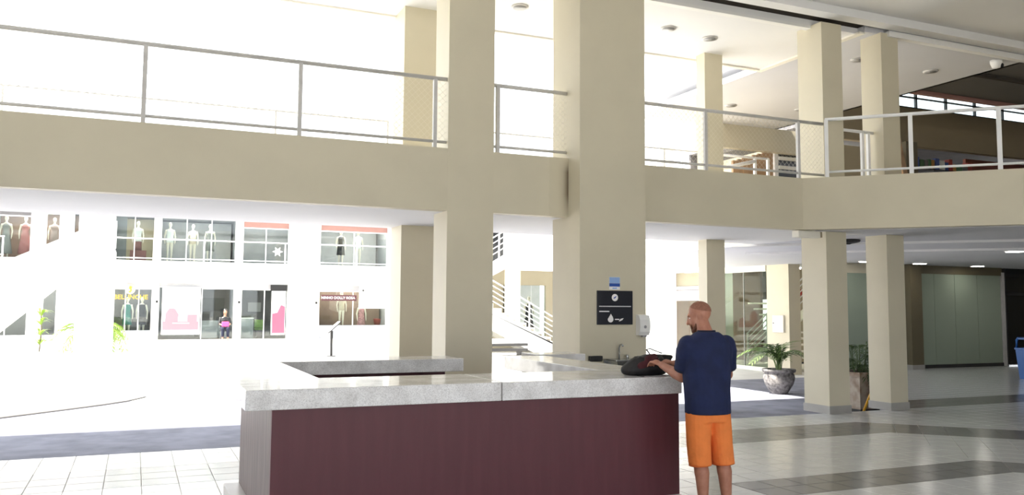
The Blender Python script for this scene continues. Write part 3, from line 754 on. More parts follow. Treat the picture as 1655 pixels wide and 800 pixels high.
# the room behind the glass with a stair built in place of the reflected one
b = MB(); b.box(20.2, 20.3, 22.12, 26.5, GZ, .95); b.box(20.2, 20.3, 22.12, 26.5, 2.0, SOF)
ys2 = [22.12, 22.6, 23.35, 23.5, 24.25, 24.4, 25.15, 26.5]
for k in range(0, 8, 2): b.box(20.2, 20.3, ys2[k], ys2[k+1], .95, 2.0)
struct('wall_glass_room', b, mat('pale green wall', (168, 174, 160), .8))
tl_ = thing('room_fill_panel', 'small glowing panel added to brighten the room behind the greenish glass shopfront', 'lamp', (18.7, 21.2, SOF))
B(18.4, 19.0, 20.8, 21.6, SOF-.05, SOF-.002).build('fill_panel', LAMP, tl_)  # added glowing panel, brightens the room behind the glass
struct('floor_glass_room', B(GX+.1, 20.2, 20.0, 26.5, GZ, -.1), CREAMW)
def sloped_rails(t, x0, y0, z0, x1, y1, z1, n, gap, top, m, posts=(0, 1), r=.018):
    """sloping hand rail, n infill rails and posts over the line of a stair"""
    for k in range(n):
        h_ = top-k*gap
        MB().tube([(x0,y0,z0+h_),(x1,y1,z1+h_)], r*(1.3 if k == 0 else 1), 6).build('hand_rail' if k == 0 else 'infill_rail', m, t)
    for f in posts:
        x, y, z = x0+(x1-x0)*f, y0+(y1-y0)*f, z0+(z1-z0)*f
        B(x-.025, x+.025, y-.025, y+.025, z-.1, z+top).build('post', m, t)
t = thing('reflected_stair', 'white railed stair built in place of the reflection in the greenish glass shopfront', 'staircase', (18.6, 21.6, -.1))  # stands in for the reflection of the outdoor stair
b = MB(); n_ = 11
for k in range(n_):
    y = 22.5-k*.27; z = -.1+(n_-k)*.18; b = MB(); b.box(18.3, 19.15, y-.27, y, z-.05, z); b.build('tread', CREAMW, t)
MB().add([(18.25,22.5,-.02),(18.25,19.5,1.98),(18.25,19.5,1.70),(18.25,22.1,-.05),(18.31,22.5,-.02),(18.31,19.5,1.98),(18.31,19.5,1.70),(18.31,22.1,-.05)],
         [(0,1,2,3),(7,6,5,4),(0,4,5,1),(1,5,6,2),(2,6,7,3),(3,7,4,0)]).build('stringer', CREAMW, t)
sloped_rails(t, 18.28, 22.5, -.05, 18.28, 19.6, 1.9, 5, .17, .95, STEELWW, (0, .33, .66, 1))
t = thing('pillar', 'broad cream pillar with a small white wall box behind the urn planter', 'pillar', (GX+.2, 19.8, GZ))
B(GX, GX+.42, 19.34, 20.28, GZ, SOF).build('shaft', CREAM, t)
t = thing('wall_box', 'white electrical box on the broad cream pillar behind the urn planter', 'electrical box', (GX, 19.75, 1.0))
MB().bbox(GX-.07, GX-.002, 19.52, 19.98, 1.0, 1.50, .01).build('box_body', CREAMW, t)
MB().disc((GX-.078, 19.93, 1.27), .02, .008, 10, 'x').build('box_lock', DARKM, t)
t = thing('fire_alarm', 'small red fire bell on the dark wall right of the broad pillar', 'alarm', (19.88, 21.9, 2.1))
MB().disc((19.88, 21.86, 2.22), .12, .05, 18, 'y').build('alarm_bell', RED, t); B(19.81, 19.95, 21.91, 21.995, 2.15, 2.29).build('alarm_mount', BLACK, t)
struct('wall_recess', B(19.2, 21.6, 22.0, 22.1, GZ, SOF), BEIGEW)
struct('baseboard_recess', B(19.2, 21.6, 21.97, 22.0, GZ, -.05), DARKM)
# frosted shopfronts facing the hall
t = thing('frosted_partition', 'row of frosted greenish glass panels under the right soffit', 'shopfront', (22.4, 18, 0))
xs_ = [20.66, 21.44, 22.29, 23.25, 24.28]
for a, c in zip(xs_, xs_[1:]): pane(a+.006, c-.006, 18.0, 18.03, .10, 2.74, FROST, t, 'frosted_pane')
B(20.6, 24.34, 17.99, 18.06, 0, .10).build('bottom_rail', DARKM, t); B(20.6, 24.34, 17.98, 18.08, 2.74, SOF).build('head_panel', BROWNC, t)
B(24.30, 24.42, 17.96, 18.1, 0, 2.84).build('end_post', STEELW, t); B(20.6, 20.655, 17.98, 18.06, .1, 2.74).build('edge_frame', STEELW, t)
t = thing('frosted_partition', 'single frosted glass front seen between the two square pillars', 'shopfront', (19.0, 18, 0))
for a, c in ((18.0, 19.05), (19.06, 20.12)): pane(a, c, 18.0, 18.03, .08, 2.70, FROST, t, 'frosted_pane')
B(17.95, 20.14, 17.99, 18.06, -.2, .08).build('bottom_rail', CREAMW, t); B(17.95, 20.14, 17.98, 18.08, 2.70, SOF).build('head_panel', CREAM, t)
pillar('dark brown pillar left of the row of frosted panels', 20.15, 20.595, 17.7, 18.2, 0, m=BROWNC)
struct('wall_frosted_shop', B(17.8, 24.4, 18.3, 18.4, -.2, SOF), BEIGEW)
t = thing('dark_doors', 'near black glazed doors at the right edge behind the blue bin', 'door', (26, 18, 0))
for k in range(4):
    x = 24.45+k*1.4
    B(x+.04, x+1.36, 18.0, 18.05, .03, 2.15).build('door_leaf', DARKDOOR, t); B(x, x+.04, 17.97, 18.08, 0, SOF-.005).build('mullion', DARKM, t); B(x+.04, x+1.36, 18.0, 18.05, 2.23, SOF-.005).build('transom_pane', DARKDOOR, t)
B(24.45, 30.1, 17.97, 18.08, 2.15, 2.23).build('transom_bar', DARKM, t)
struct('wall_right', B(30.1, 30.3, -7, 18.4, -.3, 7.2), BEIGEW)
# blue recycling bin
t = thing('recycling_bin', 'blue plastic recycling bin with white arrow symbol at the right edge', 'bin', (20.25, 14.3, 0))
b = MB(); z0, z1 = .0, .72
b.add([(19.95,14.02,z0),(20.55,14.02,z0),(20.55,14.55,z0),(19.95,14.55,z0),(19.90,13.97,z1),(20.60,13.97,z1),(20.60,14.60,z1),(19.90,14.60,z1)],
      [(3,2,1,0),(4,5,6,7),(0,1,5,4),(1,2,6,5),(2,3,7,6),(3,0,4,7)]); b.build('bin_body', BLUEB, t)
MB().bbox(19.88, 20.62, 13.95, 14.62, .72, .77, .012).build('bin_rim', BLUEB, t)
b = MB(); b.tube([(19.93,14.0,.77),(19.93,14.0,.95),(19.98,14.0,1.0),(20.52,14.0,1.0),(20.57,14.0,.95),(20.57,14.0,.77)], .03, 8); b.tube([(19.93,14.58,.77),(19.93,14.58,.95),(19.98,14.58,1.0),(20.52,14.58,1.0),(20.57,14.58,.95),(20.57,14.58,.77)], .03, 8); b.box(19.95, 20.55, 14.0, 14.58, .97, 1.01)
b.build('bin_hood', BLUEB, t)
def ring_arrows(c, r, w, M):
    b = MB()
    for k in range(3):
        a0 = k*2*math.pi/3+.2; n = 6
        P = [a0+(1.55)*i/n for i in range(n+1)]
        vs = [(r*math.cos(a), r*math.sin(a), 0) for a in P]+[((r-w)*math.cos(a), (r-w)*math.sin(a), 0) for a in P]
        b.add(vs, [(i, i+1, i+n+2, i+n+1) for i in range(n)])
        e = P[-1]; b.add([((r+w*.5)*math.cos(e), (r+w*.5)*math.sin(e), 0), ((r-w*1.5)*math.cos(e), (r-w*1.5)*math.sin(e), 0), ((r-w/2)*math.cos(e+.35), (r-w/2)*math.sin(e+.35), 0)], [(0,1,2)])
    return b.xf(Matrix.Translation(c) @ M)
tilt = math.atan2(.05, .72)
ring_arrows((20.22, 13.985, .44), .13, .045, Matrix.Rotation(math.pi/2+tilt, 4, 'X')).build('arrow_symbol', PRINTW, t)
text_mb('RECICLE', .10, Matrix.Translation((20.23, 14.002, .22)) @ Matrix.Rotation(math.pi/2+tilt, 4, 'X')).build('bin_lettering', PRINTW, t)

for o_ in [q for q in C.objects if q.name == 'recycling_bin']: o_.location.x += .25

# ================================================================== upper right: shop front, dark roof, roof light
struct('wall_upper_right', B(18.0, 36, 18.0, 18.2, 6.48, 7.62), mat('brown beige upper wall', (146, 132, 106), .7, var=.04, scale=1))
struct('wall_upper_left_jamb', B(17.9, 20.05, 18.0, 18.2, 3.3, 6.3), BEIGEW)
struct('ceiling_dark', B(15.7, 36, 10.86, 15.3, 7.2, 7.35), DARKC)
struct('trim_9', B(15.7, 36, 13.48, 13.58, 7.12, 7.2), VOID)
struct('trim_10', B(15.62, 15.7, 10.86, 18.0, CZ-.004, 7.35), DARKC)
struct('trim_11', B(15.7, 36, 15.2, 15.32, 7.1, 7.2), WINEB)
struct('roof_light_well', B(15.7, 36, 15.25, 18.6, 8.36, 8.5), DARKC)
struct('trim_13', B(15.7, 36, 15.32, 15.4, 7.2, 8.36), DARKC)
t = thing('roof_light', 'bright glazed clerestory strip with dark bars at the upper right', 'skylight', (25, 18.05, 7.62))
for z in (7.64, 7.95, 8.32): B(15.7, 36, 18.03, 18.09, z-.02, z+.02).build('long_bar', DARKM, t)
x = 16.0
while x < 35.5:
    B(x-.025, x+.025, 18.02, 18.10, 7.62, 8.36).build('glazing_bar', DARKM, t)
    B(x+.03, x+1.22, 18.055, 18.065, 7.66, 8.30).build('pane', GLASS, t); x += 1.25
for x, y, lab in ((19.2, 13.0, 'left'), (22.2, 14.6, 'right')):
    downlight('small lit ceiling lamp in the dark ceiling at the upper right, the %s one' % lab, x, y, 7.2, True, .09)
# upper shop behind the turned balcony
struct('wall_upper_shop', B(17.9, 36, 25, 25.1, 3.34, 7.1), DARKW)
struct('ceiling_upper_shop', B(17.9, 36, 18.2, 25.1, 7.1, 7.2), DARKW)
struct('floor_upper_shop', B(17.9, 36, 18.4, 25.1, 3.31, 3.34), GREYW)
for k, (x, y, lab) in enumerate(((21.6, 20.0, 'leftmost'), (22.9, 20.0, 'second from left'), (24.4, 20.0, 'third from left'), (26.6, 20.0, 'rightmost'))):
    downlight('small lit spot in the dark upper shop ceiling, %s of four' % lab, x, y, 7.1, True, .08)
t = thing('shelf_unit', 'tall dark display shelf of goods in the upper shop at the right', 'shelf', (22, 18.6, 3.34))
for z in (4.4, 5.0, 5.5, 5.93): B(20.3, 24.0, 18.42, 18.75, z, z+.03).build('shelf', DARKM, t)
for x in (20.27, 22.1, 24.0): B(x, x+.03, 18.42, 18.75, 3.34, 6.0).build('upright', DARKM, t)
x = 20.36; seen = {}
ORD = ('first', 'second', 'third', 'fourth', 'fifth', 'sixth', 'seventh', 'eighth', 'ninth')
while x < 23.8:
    w = random.uniform(.10, .24); hgt = random.uniform(.14, .36); m = random.choice(CTOP); cn = m.name.split()[1]
    if seen.get(cn, 0) < 9:
        o = MB().bbox(x, x+w, 18.45, 18.68, 5.962, 5.962+hgt, .01).build('carton', m)
        tag(o, '%s carton on the tall upstairs display shelf, %s %s one from the left' % (cn, ORD[seen.get(cn, 0)], cn), 'carton', 'cartons on the upper shop shelf'); seen[cn] = seen.get(cn, 0)+1
    x += w+random.uniform(.01, .05)
struct('wall_upper_partition', B(24.1, 30, 18.9, 19.0, 3.34, 6.5), mat('red brown partition', (120, 66, 54), .7))
t = thing('light_strip', 'white glowing strip light in the upper shop behind the railing', 'lamp', (22, 19.2, 6.9))
B(20.6, 23.4, 21.5, 21.6, 6.98, 7.04).build('lamp_tube', LAMP, t); B(20.6, 23.4, 21.48, 21.62, 7.04, 7.1).build('lamp_tray', WHITE, t)
t = thing('leaning_board', 'brown sloping board beside the second square pillar upstairs', 'board', (19.2, 17.2, 3.3))
MB().add([(18.95,17.0,6.6),(19.1,17.0,6.6),(19.9,17.0,3.3),(19.7,17.0,3.3),(18.95,17.1,6.6),(19.1,17.1,6.6),(19.9,17.1,3.3),(19.7,17.1,3.3)], [(0,3,2,1),(4,5,6,7),(0,1,5,4),(1,2,6,5),(2,3,7,6),(3,0,4,7)]).build('plank', WOOD, t)
# upper middle: cream wall, wood panelled kiosk, window
struct('wall_upper_middle', B(13.2, 17.9, 18.0, 18.2, 5.9, CZ), CREAM)
t = thing('wood_panelled_front', 'shopfront with vertical wooden boards and white end post, upstairs behind the railing', 'shopfront', (15.3, 18.3, 3.3))
for k in range(8):
    x = 14.4+k*.17
    MB().bbox(x+.004, x+.166, 18.22+(.01 if k % 2 else 0), 18.30, 3.3, 5.62+k*.05, .006).build('board', WOOD, t)
MB().prism_y([(13.5, 5.42), (13.5, 5.62), (15.85, 6.28), (15.85, 6.08)], 18.21, 18.45).build('sloping_header', GREYW, t)
B(15.80, 15.92, 18.21, 18.37, 3.3, 6.2).build('end_post', STEELWW, t)
struct('window_1', B(15.95, 16.9, 18.25, 18.29, 3.3, 6.3), DARKDOOR)
for z in (6.0, 5.75, 5.5): struct('trim_12', B(15.95, 16.9, 18.2, 18.25, z, z+.09), WHITE)
t = thing('railing', 'low white frame railing on the upper walkway in front of the wooden boards', 'railing', (13.2, 16.6, 3.3))
MB().tube([(12.6,16.6,5.38),(14.2,16.6,5.38)], .03, 8).build('top_rail', STEELWW, t); MB().tube([(12.6,16.6,5.0),(13.8,16.6,5.30)], .05, 8).build('sloped_rail', STEELWW, t)
for x in (12.62, 13.75, 14.15): B(x, x+.06, 16.57, 16.63, 3.3, 5.4).build('post', STEELWW, t)

# ================================================================== portal and buildings round the courtyard, right
t = thing('portal_building', 'white framed portal with recessed shop window behind the man', 'building', (GX, 24.8, GZ))
B(GX, GX+.6, 25.8, 26.9, GZ, 3.99).build('portal_pier', WHITE, t); B(GX, GX+.5, 22.5, 23.5, GZ, 3.99).build('portal_pier', WHITE, t)
B(GX, GX+.5, 23.5, 25.8, 2.92, 3.99).build('portal_lintel', WHITE, t)
B(GX+.62, GX+.72, 23.5, 25.8, 2.45, 2.92).build('header_wall', BEIGED, t); B(GX+.60, GX+.70, 23.5, 25.8, 2.32, 2.45).build('header_bar', GREYW, t)
B(GX+.58, GX+.66, 23.5, 25.8, 1.95, 2.30).build('sign_band', WHITE, t)
for y in (23.5, 24.28, 25.06): pane(GX+.62, GX+.632, y+.01, y+.76, .05, 1.95, GLASS, t)
B(GX+.6, GX+.65, 23.5, 25.8, GZ, .05).build('sill', GREYW, t)
B(GX+2.2, GX+2.3, 23.2, 30.0, GZ, 3.9).build('shop_back_wall', BROWNW, t)
b = MB(); b.box(GX, GX+.5, 26.9, 29.0, 3.15, 3.99); b.build('parapet', WHITE, t)
t = thing('upper_block', 'tall bright white upper storey with a cornice beyond the gallery railing', 'building', (GX+.6, 25, 4.1))
B(GX+.02, GX+.6, 25.9, 27.4, 4.15, 9.6).build('upper_pier', WHITE, t)
B(GX+1.6, GX+1.7, 22.3, 26.0, 4.15, 7.95).build('recessed_wall', CREAM, t)
B(GX-.05, GX+2.6, 22.3, 26.0, 8.15, 8.35).build('cornice', WHITE, t); B(GX+.1, GX+2.6, 22.3, 26.0, 7.95, 8.15).build('cornice_moulding', CREAMW, t)
B(GX, GX+2.6, 22.3, 30, 4.0, 4.15).build('upper_floor', CREAMW, t)
t = thing('railing', 'low white railing on the bright upper storey beyond the gallery', 'railing', (GX, 24, 4.1))
MB().tube([(GX+.05,22.4,6.95),(GX+.05,27.0,7.0)], .03, 6).build('top_rail', STEELWW, t)
for y in (23.3, 24.6, 26.2): B(GX+.02, GX+.08, y-.03, y+.03, 4.15, 6.97).build('post', STEELWW, t)

# staircase building
SY = 29.2
t = thing('staircase', 'white outdoor staircase with sloping tube rails seen between the two big pillars', 'staircase', (13, SY, GZ))
g0 = gz(30)
MB().prism_y([(15.35, g0), (13.75, g0), (12.1, .80), (10.6, 1.45), (10.6, 2.05), (11.1, 2.18), (12.1, 1.60), (15.2, -.02)], SY, SY+.14).build('stringer', WHITE, t)
MB().prism_y([(15.35, g0), (13.75, g0), (12.1, .80), (10.6, 1.45), (10.6, 2.05), (11.1, 2.18), (12.1, 1.60), (15.2, -.02)], SY+1.26, SY+1.4).build('stringer', WHITE, t)
for k in range(12):
    x = 15.2-k*.34; z = g0+.02+(k+1)*.18
    B(x-.36, x, SY+.14, SY+1.26, z-.06, z).build('tread', CREAMW, t); B(x-.02, x, SY+.14, SY+1.26, z-.20, z-.06).build('riser', CREAMW, t)
sloped_rails(t, 15.1, SY+.07, .06, 11.0, SY+.07, 2.25, 5, .19, .98, STEELWW, (.0, .12, .37, .50, .75, 1))
MB().box(9.6, 11.1, SY, SY+3.0, 1.95, 2.2).build('landing', WHITE, t)
MB().prism_y([(10.6, g0), (13.6, g0), (12.1, .72), (10.6, 1.38)], SY+.95, SY+1.05).build('under_stair_shade', BEIGED, t)  # beige plate put in for the shaded space under the flight
MB().prism_y([(11.0, 2.0), (11.0, 2.4), (13.6, 3.95), (13.6, 3.35)], SY+1.6, SY+1.74).build('stringer', WHITE, t)
MB().prism_y([(11.0, 2.0), (11.0, 2.12), (13.6, 3.48), (13.6, 3.35)], SY+1.74, SY+2.86).build('flight_soffit', CREAMW, t)
sloped_rails(t, 11.0, SY+1.67, 2.35, 13.5, SY+1.67, 3.85, 4, .22, .98, STEELWW, (0, .4, .8))
t = thing('pillar', 'white pillar standing behind the outdoor staircase', 'pillar', (13.6, 30.9, gz(30)))
B(13.35, 13.85, 30.7, 31.1, gz(30), 5.4).build('shaft', CREAMW, t)
t = thing('walkway_building', 'white upper walkway and cream shop wall behind the outdoor staircase', 'building', (15.5, 32, GZ))
B(13.85, 19, 30.7, 30.9, 3.12, 4.28).build('parapet', WHITE, t); B(13.7, 19, 30.9, 33.2, 3.3, 3.5).build('walkway_slab', WHITE, t)
B(10.4, 14.75, 33.2, 33.4, GZ, 3.3).build('ground_wall', BEIGED, t); B(16.2, 19, 33.2, 33.4, GZ, 3.3).build('ground_wall', BEIGED, t); B(14.75, 16.2, 33.2, 33.4, 2.6, 3.3).build('ground_wall', BEIGED, t)
B(10.6, 13.3, 33.08, 33.19, .05, 2.7).build('dark_backing', DARKDOOR, t); B(10.4, 13.7, 32.1, 33.2, 3.3, 3.5).build('walkway_slab', WHITE, t)  # dark panel added behind the rails; slab strip added for more shade
B(10.4, 12.4, 33.2, 33.4, 3.5, 7).build('upper_wall', CREAMW, t); B(14.2, 19, 33.2, 33.4, 3.5, 7).build('upper_wall', CREAMW, t)
B(12.4, 14.2, 33.25, 33.35, 3.5, 5.4).build('upper_door', DARKDOOR, t); B(12.4, 14.2, 33.2, 33.4, 5.4, 7).build('upper_wall', CREAMW, t)
pane(14.8, 15.5, 33.24, 33.26, .0, 2.6, GLASS, t, 'glass_door'); pane(15.52, 16.18, 33.24, 33.26, 0, 2.6, GLASS, t, 'glass_door')
B(14.75, 14.82, 33.1, 33.3, GZ, 2.6).build('door_frame', DARKM, t); B(14.2, 14.3, 33.1, 33.19, .0, 2.6).build('downpipe', BLACK, t)
B(14.5, 17, 35.5, 35.6, GZ, 3.3).build('shop_back_wall', GREYW, t)
MB().tube([(13.9, 30.8, 4.42), (19, 30.8, 4.42)], .03, 6).build('parapet_rail', STEELWW, t)
t = thing('bench', 'low dark bench under the outdoor staircase', 'bench', (12.6, 28, GZ))
for z in (.12, .30): B(10.9, 12.9, 27.9, 28.3, z, z+.09).build('slat', DARKM, t)
for x in (11.1, 12.6): B(x, x+.1, 27.95, 28.25, gz(28), .12).build('leg', DARKM, t)
B(11.6, 12.4, 27.95, 28.25, .39, .55).build('cushion', PRINTW, t)

# ================================================================== far shop building
FY = 40
fb = thing('shop_building', 'long bright white two storey row of shops across the courtyard', 'building', (2, FY, gz(FY)))
GF, UF = gz(FY)-.02, 3.56
def wall(x0, x1, z0, z1, m=WHITE, y0=FY, y1=FY+.3, name='wall'): return B(x0, x1, y0, y1, z0, z1).build(name, m, fb)
wall(-2.29, -.91, GF, 7); wall(6.37, 7.46, GF, 7); wall(11.04, 12.4, GF, 7); wall(-4.05, -3.5, GF, 7); wall(-3.0, -2.45, GF, 7); wall(-9, -5.6, GF, 7); wall(-2.45, -2.29, GF, 2.62)
wall(-9, 12.4, 2.62, 3.56, y0=FY-.05, y1=FY+.32, name='floor_band')
wall(-9, 12.4, 5.55, 7, y0=FY-.04, y1=FY+.31, name='upper_band'); wall(-9, 12.6, 7, 7.25, y0=FY-.35, y1=FY+1, name='cornice', m=CREAMW)
wall(-9.0, -4.0, 7.25, 13.5, y0=FY+1, y1=FY+4, m=WHITE, name='roof_storey'); wall(-8.5, -4.1, 11.4, 12.1, y0=FY+.9, y1=FY+.999, m=CREAM, name='roof_storey_recess')
for x0, x1 in ((.65, .93), (4.04, 4.36), (7.46, 7.83)): wall(x0, x1, GF, 2.62, CREAMW, FY+.05, FY+.25, 'post'); wall(x0, x1, 3.56, 5.55, CREAMW, FY+.05, FY+.25, 'post')
for x in (.85, 4.25, 7.68): B(x-.04, x+.04, FY-.02, FY+.05, 1.75, 1.85).build('wall_lamp', BLACK, fb)
B(-9, 12.4, FY+4.5, FY+4.6, GF, 7).build('back_wall', GREYW, fb)
B(-9, 12.4, FY+.35, FY+4.5, 2.75, 3.50).build('inner_floor', GREYW, fb); B(-9, 12.4, FY+.35, FY+4.5, 5.6, 5.7).build('inner_ceiling', GREYW, fb)
B(-9, 12.4, FY+.3, FY+4.5, GF-.06, GF+.02).build('ground_floor_slab', GREYW, fb)
for x in (-2.0, .75, 4.2, 7.3, 11.2, -5.5): B(x, x+.1, FY+.35, FY+4.5, GF+.02, 2.75).build('party_wall', GREYW, fb); B(x, x+.1, FY+.35, FY+4.5, 3.5, 5.6).build('party_wall', GREYW, fb)
# window fronts: each one a part with its panes
def front(x0, x1, z0, z1, n, m=STEELWW, sill=None, sm=GREYW, head=None, hm=WINEB):
    zz0 = z0
    if sill: B(x0, x1, FY+.12, FY+.30, z0, z0+sill).build('window_plinth', sm, fb); zz0 = z0+sill
    if head: B(x0, x1, FY+.14, FY+.28, z1-head, z1).build('bulkhead', hm, fb); z1 = z1-head
    w = (x1-x0)/n
    fr = MB()
    for k in range(n+1): fr.box(x0+k*w-.02 if k else x0, x0+k*w+.02 if k < n else x1, FY+.16, FY+.22, zz0, z1)
    fr.box(x0, x1, FY+.16, FY+.22, z1-.05, z1); f = fr.build('window_frame', m, fb)
    for k in range(n): B(x0+k*w+.025, x0+(k+1)*w-.025, FY+.185, FY+.195, zz0, z1-.05).build('pane', GLASS, f)
    return f
front(-.91, .65, GF, 2.62, 3, sill=.42, sm=mat('pale blue grey plinth', (196, 204, 210), .5), head=.25, hm=GREYW)
front(.93, 2.69, GF, 2.62, 1, head=.15, hm=GREYW); front(2.69, 4.04, GF, 2.62, 1, head=.2, hm=WHITE)
front(4.36, 6.37, GF, 2.62, 2, head=.22, hm=GREYW)
front(7.83, 11.04, GF, 2.62, 2, sill=.62, sm=mat('blue grey plinth', (150, 154, 162), .5), head=.25, hm=GREYW)
front(-5.6, -4.05, GF, 2.62, 2, sill=.25); front(-3.5, -3.0, GF, 2.62, 1, sill=.25); 
front(-.91, .65, UF, 5.55, 2); front(.93, 4.04, UF, 5.55, 3); front(4.36, 6.37, UF, 5.55, 2, head=.36); front(7.83, 11.04, UF, 5.55, 2, head=.36)
front(-5.6, -4.05, UF, 5.55, 1, head=.25, hm=DARKW); front(-3.5, -3.0, UF, 5.55, 1, head=.1); front(-2.45, -2.29, UF, 5.55, 1, m=DARKM)
# interior linings
def lining(x0, x1, z0, z1, m, y=FY+3.2): B(x0, x1, y, y+.06, z0, z1).build('shop_lining', m, fb)
lining(-1.0, .7, GF+.02, 2.74, DARKW, FY+2.0); lining(2.6, 4.15, GF+.02, 2.74, DARKW); lining(4.3, 7.2, GF+.02, 2.74, DARKW); lining(7.45, 11.1, GF+.02, 2.74, BROWNW, FY+1.6)
lining(-1.0, .7, UF, 5.55, BEIGEW, FY+2.4); lining(.9, 4.1, UF, 5.55, GREYW, FY+3); lining(4.35, 7.2, UF, 5.55, GREYW, FY+2.5); lining(7.45, 11.1, UF, 5.55, GREYW, FY+2.5)
lining(-5.4, -2.1, UF, 5.55, BROWNW, FY+2.0); lining(-5.4, -2.1, GF+.02, 2.74, DARKW, FY+2.0)
B(-.91, -.45, FY+.4, FY+.5, UF, 5.5).build('dark_panel', DARKW, fb); B(2.75, 4.0, FY+1.6, FY+2.0, GF+.02, .95).build('display_counter', GREYW, fb)
B(2.8, 3.9, FY+3.1, FY+3.19, 1.4, 2.0).build('wall_picture', DARKM, fb); B(5.0, 5.6, FY+3.1, FY+3.19, 1.35, 1.8).build('wall_picture', GREYP, fb)
for x0, x1 in ((-.8, .55), (1.2, 3.8), (4.6, 6.2), (8.0, 10.9), (-5.2, -2.4)):
    B(x0, x1, FY+.8, FY+1.0, 2.70, 2.74).build('shop_fill_panel', SHOPFILL, fb); B(x0, x1, FY+.8, FY+1.0, 5.55, 5.59).build('shop_fill_panel', SHOPFILL, fb)  # unseen panels added to brighten the dark shop interiors
B(GX+.9, GX+1.1, 23.6, 25.7, 2.9, 2.94).build('shop_fill_panel', LAMP, fb)  # another added panel, lifts the dark interior of the portal shop
# rail of the upper walkway
railing('white railing along the upper walkway of the far shop row', (-.91, FY-.12), (12.0, FY-.12), [.02, 1.55, 3.6, 5.2, 7.1, 8.6, 10.4], STEELWW, zt=4.50, zb=3.66, z0=UF, net=False, post_w=.06)
railing('white railing at the far left of the upper shop row', (-7.5, FY-.12), (-4.95, FY-.12), [1.2, 2.5], STEELWW, zt=4.40, zb=3.66, z0=UF, net=False, post_w=.06)

# signs and posters of the far shops
t = thing('shop_sign', 'gold shop sign with round emblem over the leftmost shop window', 'sign', (-.2, FY, 2.0))
MB().disc((-.22, FY-.03, 2.31), .20, .03, 24, 'y').build('emblem_disc', mat('pale gold disc', (226, 204, 160), .4), t)
b = MB(); b.prism_y([(-.28, 2.34), (-.24, 2.46), (-.13, 2.42), (-.17, 2.36), (-.15, 2.26), (-.22, 2.16), (-.30, 2.22), (-.22, 2.25), (-.22, 2.32)], FY-.07, FY-.062); b.build('emblem_mark', GOLD, t)
text_mb('BELUNCHE', .27, Matrix.Translation((-.18, FY-.04, 1.98)) @ FACE_MY).build('sign_lettering', GOLD, t)
t = thing('shop_sign', 'wine coloured sign board with white lettering over the brown window', 'sign', (8.72, FY, 1.9))
B(7.9, 9.55, FY-.06, FY-.01, 1.90, 2.17).build('sign_board', mat('dark wine board', (74, 36, 44), .5), t)
text_mb('NINHO DOLLY ROSA', .165, Matrix.Translation((8.68, FY-.064, 2.035)) @ FACE_MY).build('sign_lettering', PRINTW, t)
t = thing('hanging_sign', 'large blank looking white sign box in front of the brown window', 'sign', (10.3, 39.5, 1.55))
MB().bbox(9.58, 10.95, 39.45, 39.62, 1.55, 2.78, .02).build('sign_box', WHITE, t)
text_mb('MODA   INFANTIL', .13, Matrix.Translation((10.32, 39.446, 2.39)) @ FACE_MY).build('sign_lettering', GREYP, t)
MB().disc((9.74, 39.44, 2.39), .05, .006, 12, 'y').build('sign_mark', DARKM, t)
B(9.7, 9.74, 39.5, 39.96, 2.70, 2.74).build('hanger', STEELWW, t); B(10.8, 10.84, 39.5, 39.96, 2.70, 2.74).build('hanger', STEELWW, t)
t = thing('window_poster', 'large white and pink poster in the second shop window', 'poster', (1.85, FY, .4))
B(1.06, 2.62, FY-.02, FY+.0, .38, 2.44).build('poster_sheet', PRINTW, t)
b = MB(); b.box(1.10, 2.56, FY-.024, FY-.021, .58, .95); b.prism_y([(1.20, .95), (1.22, 1.3), (1.36, 1.52), (1.6, 1.5), (1.74, 1.25), (1.72, .95)], FY-.026, FY-.022); b.box(2.1, 2.5, FY-.025, FY-.021, .95, 1.25)
b.build('pink_shapes', mat('rose print', (178, 108, 118), .5, var=0), t)
b = MB(); b.box(2.06, 2.52, FY-.025, FY-.021, 1.78, 1.90); b.box(1.5, 2.2, FY-.027, FY-.024, .84, .90); b.build('grey_shapes', mat('pale grey print', (150, 138, 142), .5, var=0), t)
t = thing('window_poster', 'narrow poster, white above and pink below, at the right of the dark shop', 'poster', (5.95, FY, .3))
B(5.66, 6.28, FY-.02, FY, .34, 2.32).build('poster_sheet', PRINTW, t)
MB().prism_y([(5.70, .42), (5.70, 1.30), (5.92, 1.34), (6.08, 1.70), (6.26, 1.62), (6.26, .42)], FY-.026, FY-.021).build('pink_shape', PINK, t)
B(5.60, 6.34, FY-.015, FY+.02, 2.33, 2.60).build('poster_bracket', BLACK, t)
t = thing('star_decal', 'white star decal on the upper shop window', 'decal', (5.88, FY-.1, 4.0))
MB().prism_y([(5.88+(.24 if k % 2 else .11)*math.sin(k*math.pi/6), 4.12+(.24 if k % 2 else .11)*math.cos(k*math.pi/6)) for k in range(12)], FY+.08, FY+.10).build('star_shape', PRINTW, t)

# mannequins: one resin figure reused, dressed one by one
b = MB()
loft(b, [((0,0,.86), .13, .09, 0), ((0,0,1.0), .12, .085, 0), ((0,0,1.12), .10, .075, 0), ((0,.01,1.28), .13, .09, 0), ((0,0,1.38), .15, .075, 0), ((0,0,1.43), .08, .06, 0)], 14)
capsule(b, (0,0,1.42), .045, (0,.01,1.55), .045); b.ell((0,.015,1.62), (.075,.09,.11), 12, 10)
for s in (-1, 1):
    capsule(b, (.08*s,0,.88), .075, (.08*s,.0,.48), .05); capsule(b, (.08*s,0,.48), .05, (.08*s,-.02,.08), .032); capsule(b, (.08*s,-.03,.05), .032, (.09*s,.10,.03), .025)
    capsule(b, (.165*s,0,1.36), .042, (.22*s,-.01,1.10), .036); capsule(b, (.22*s,-.01,1.10), .035, (.21*s,.08,.86), .024); capsule(b, (.21*s,.08,.86), .028, (.205*s,.11,.77), .018)
man_me = fuse(b, 'figure', MANN, .018, 4)
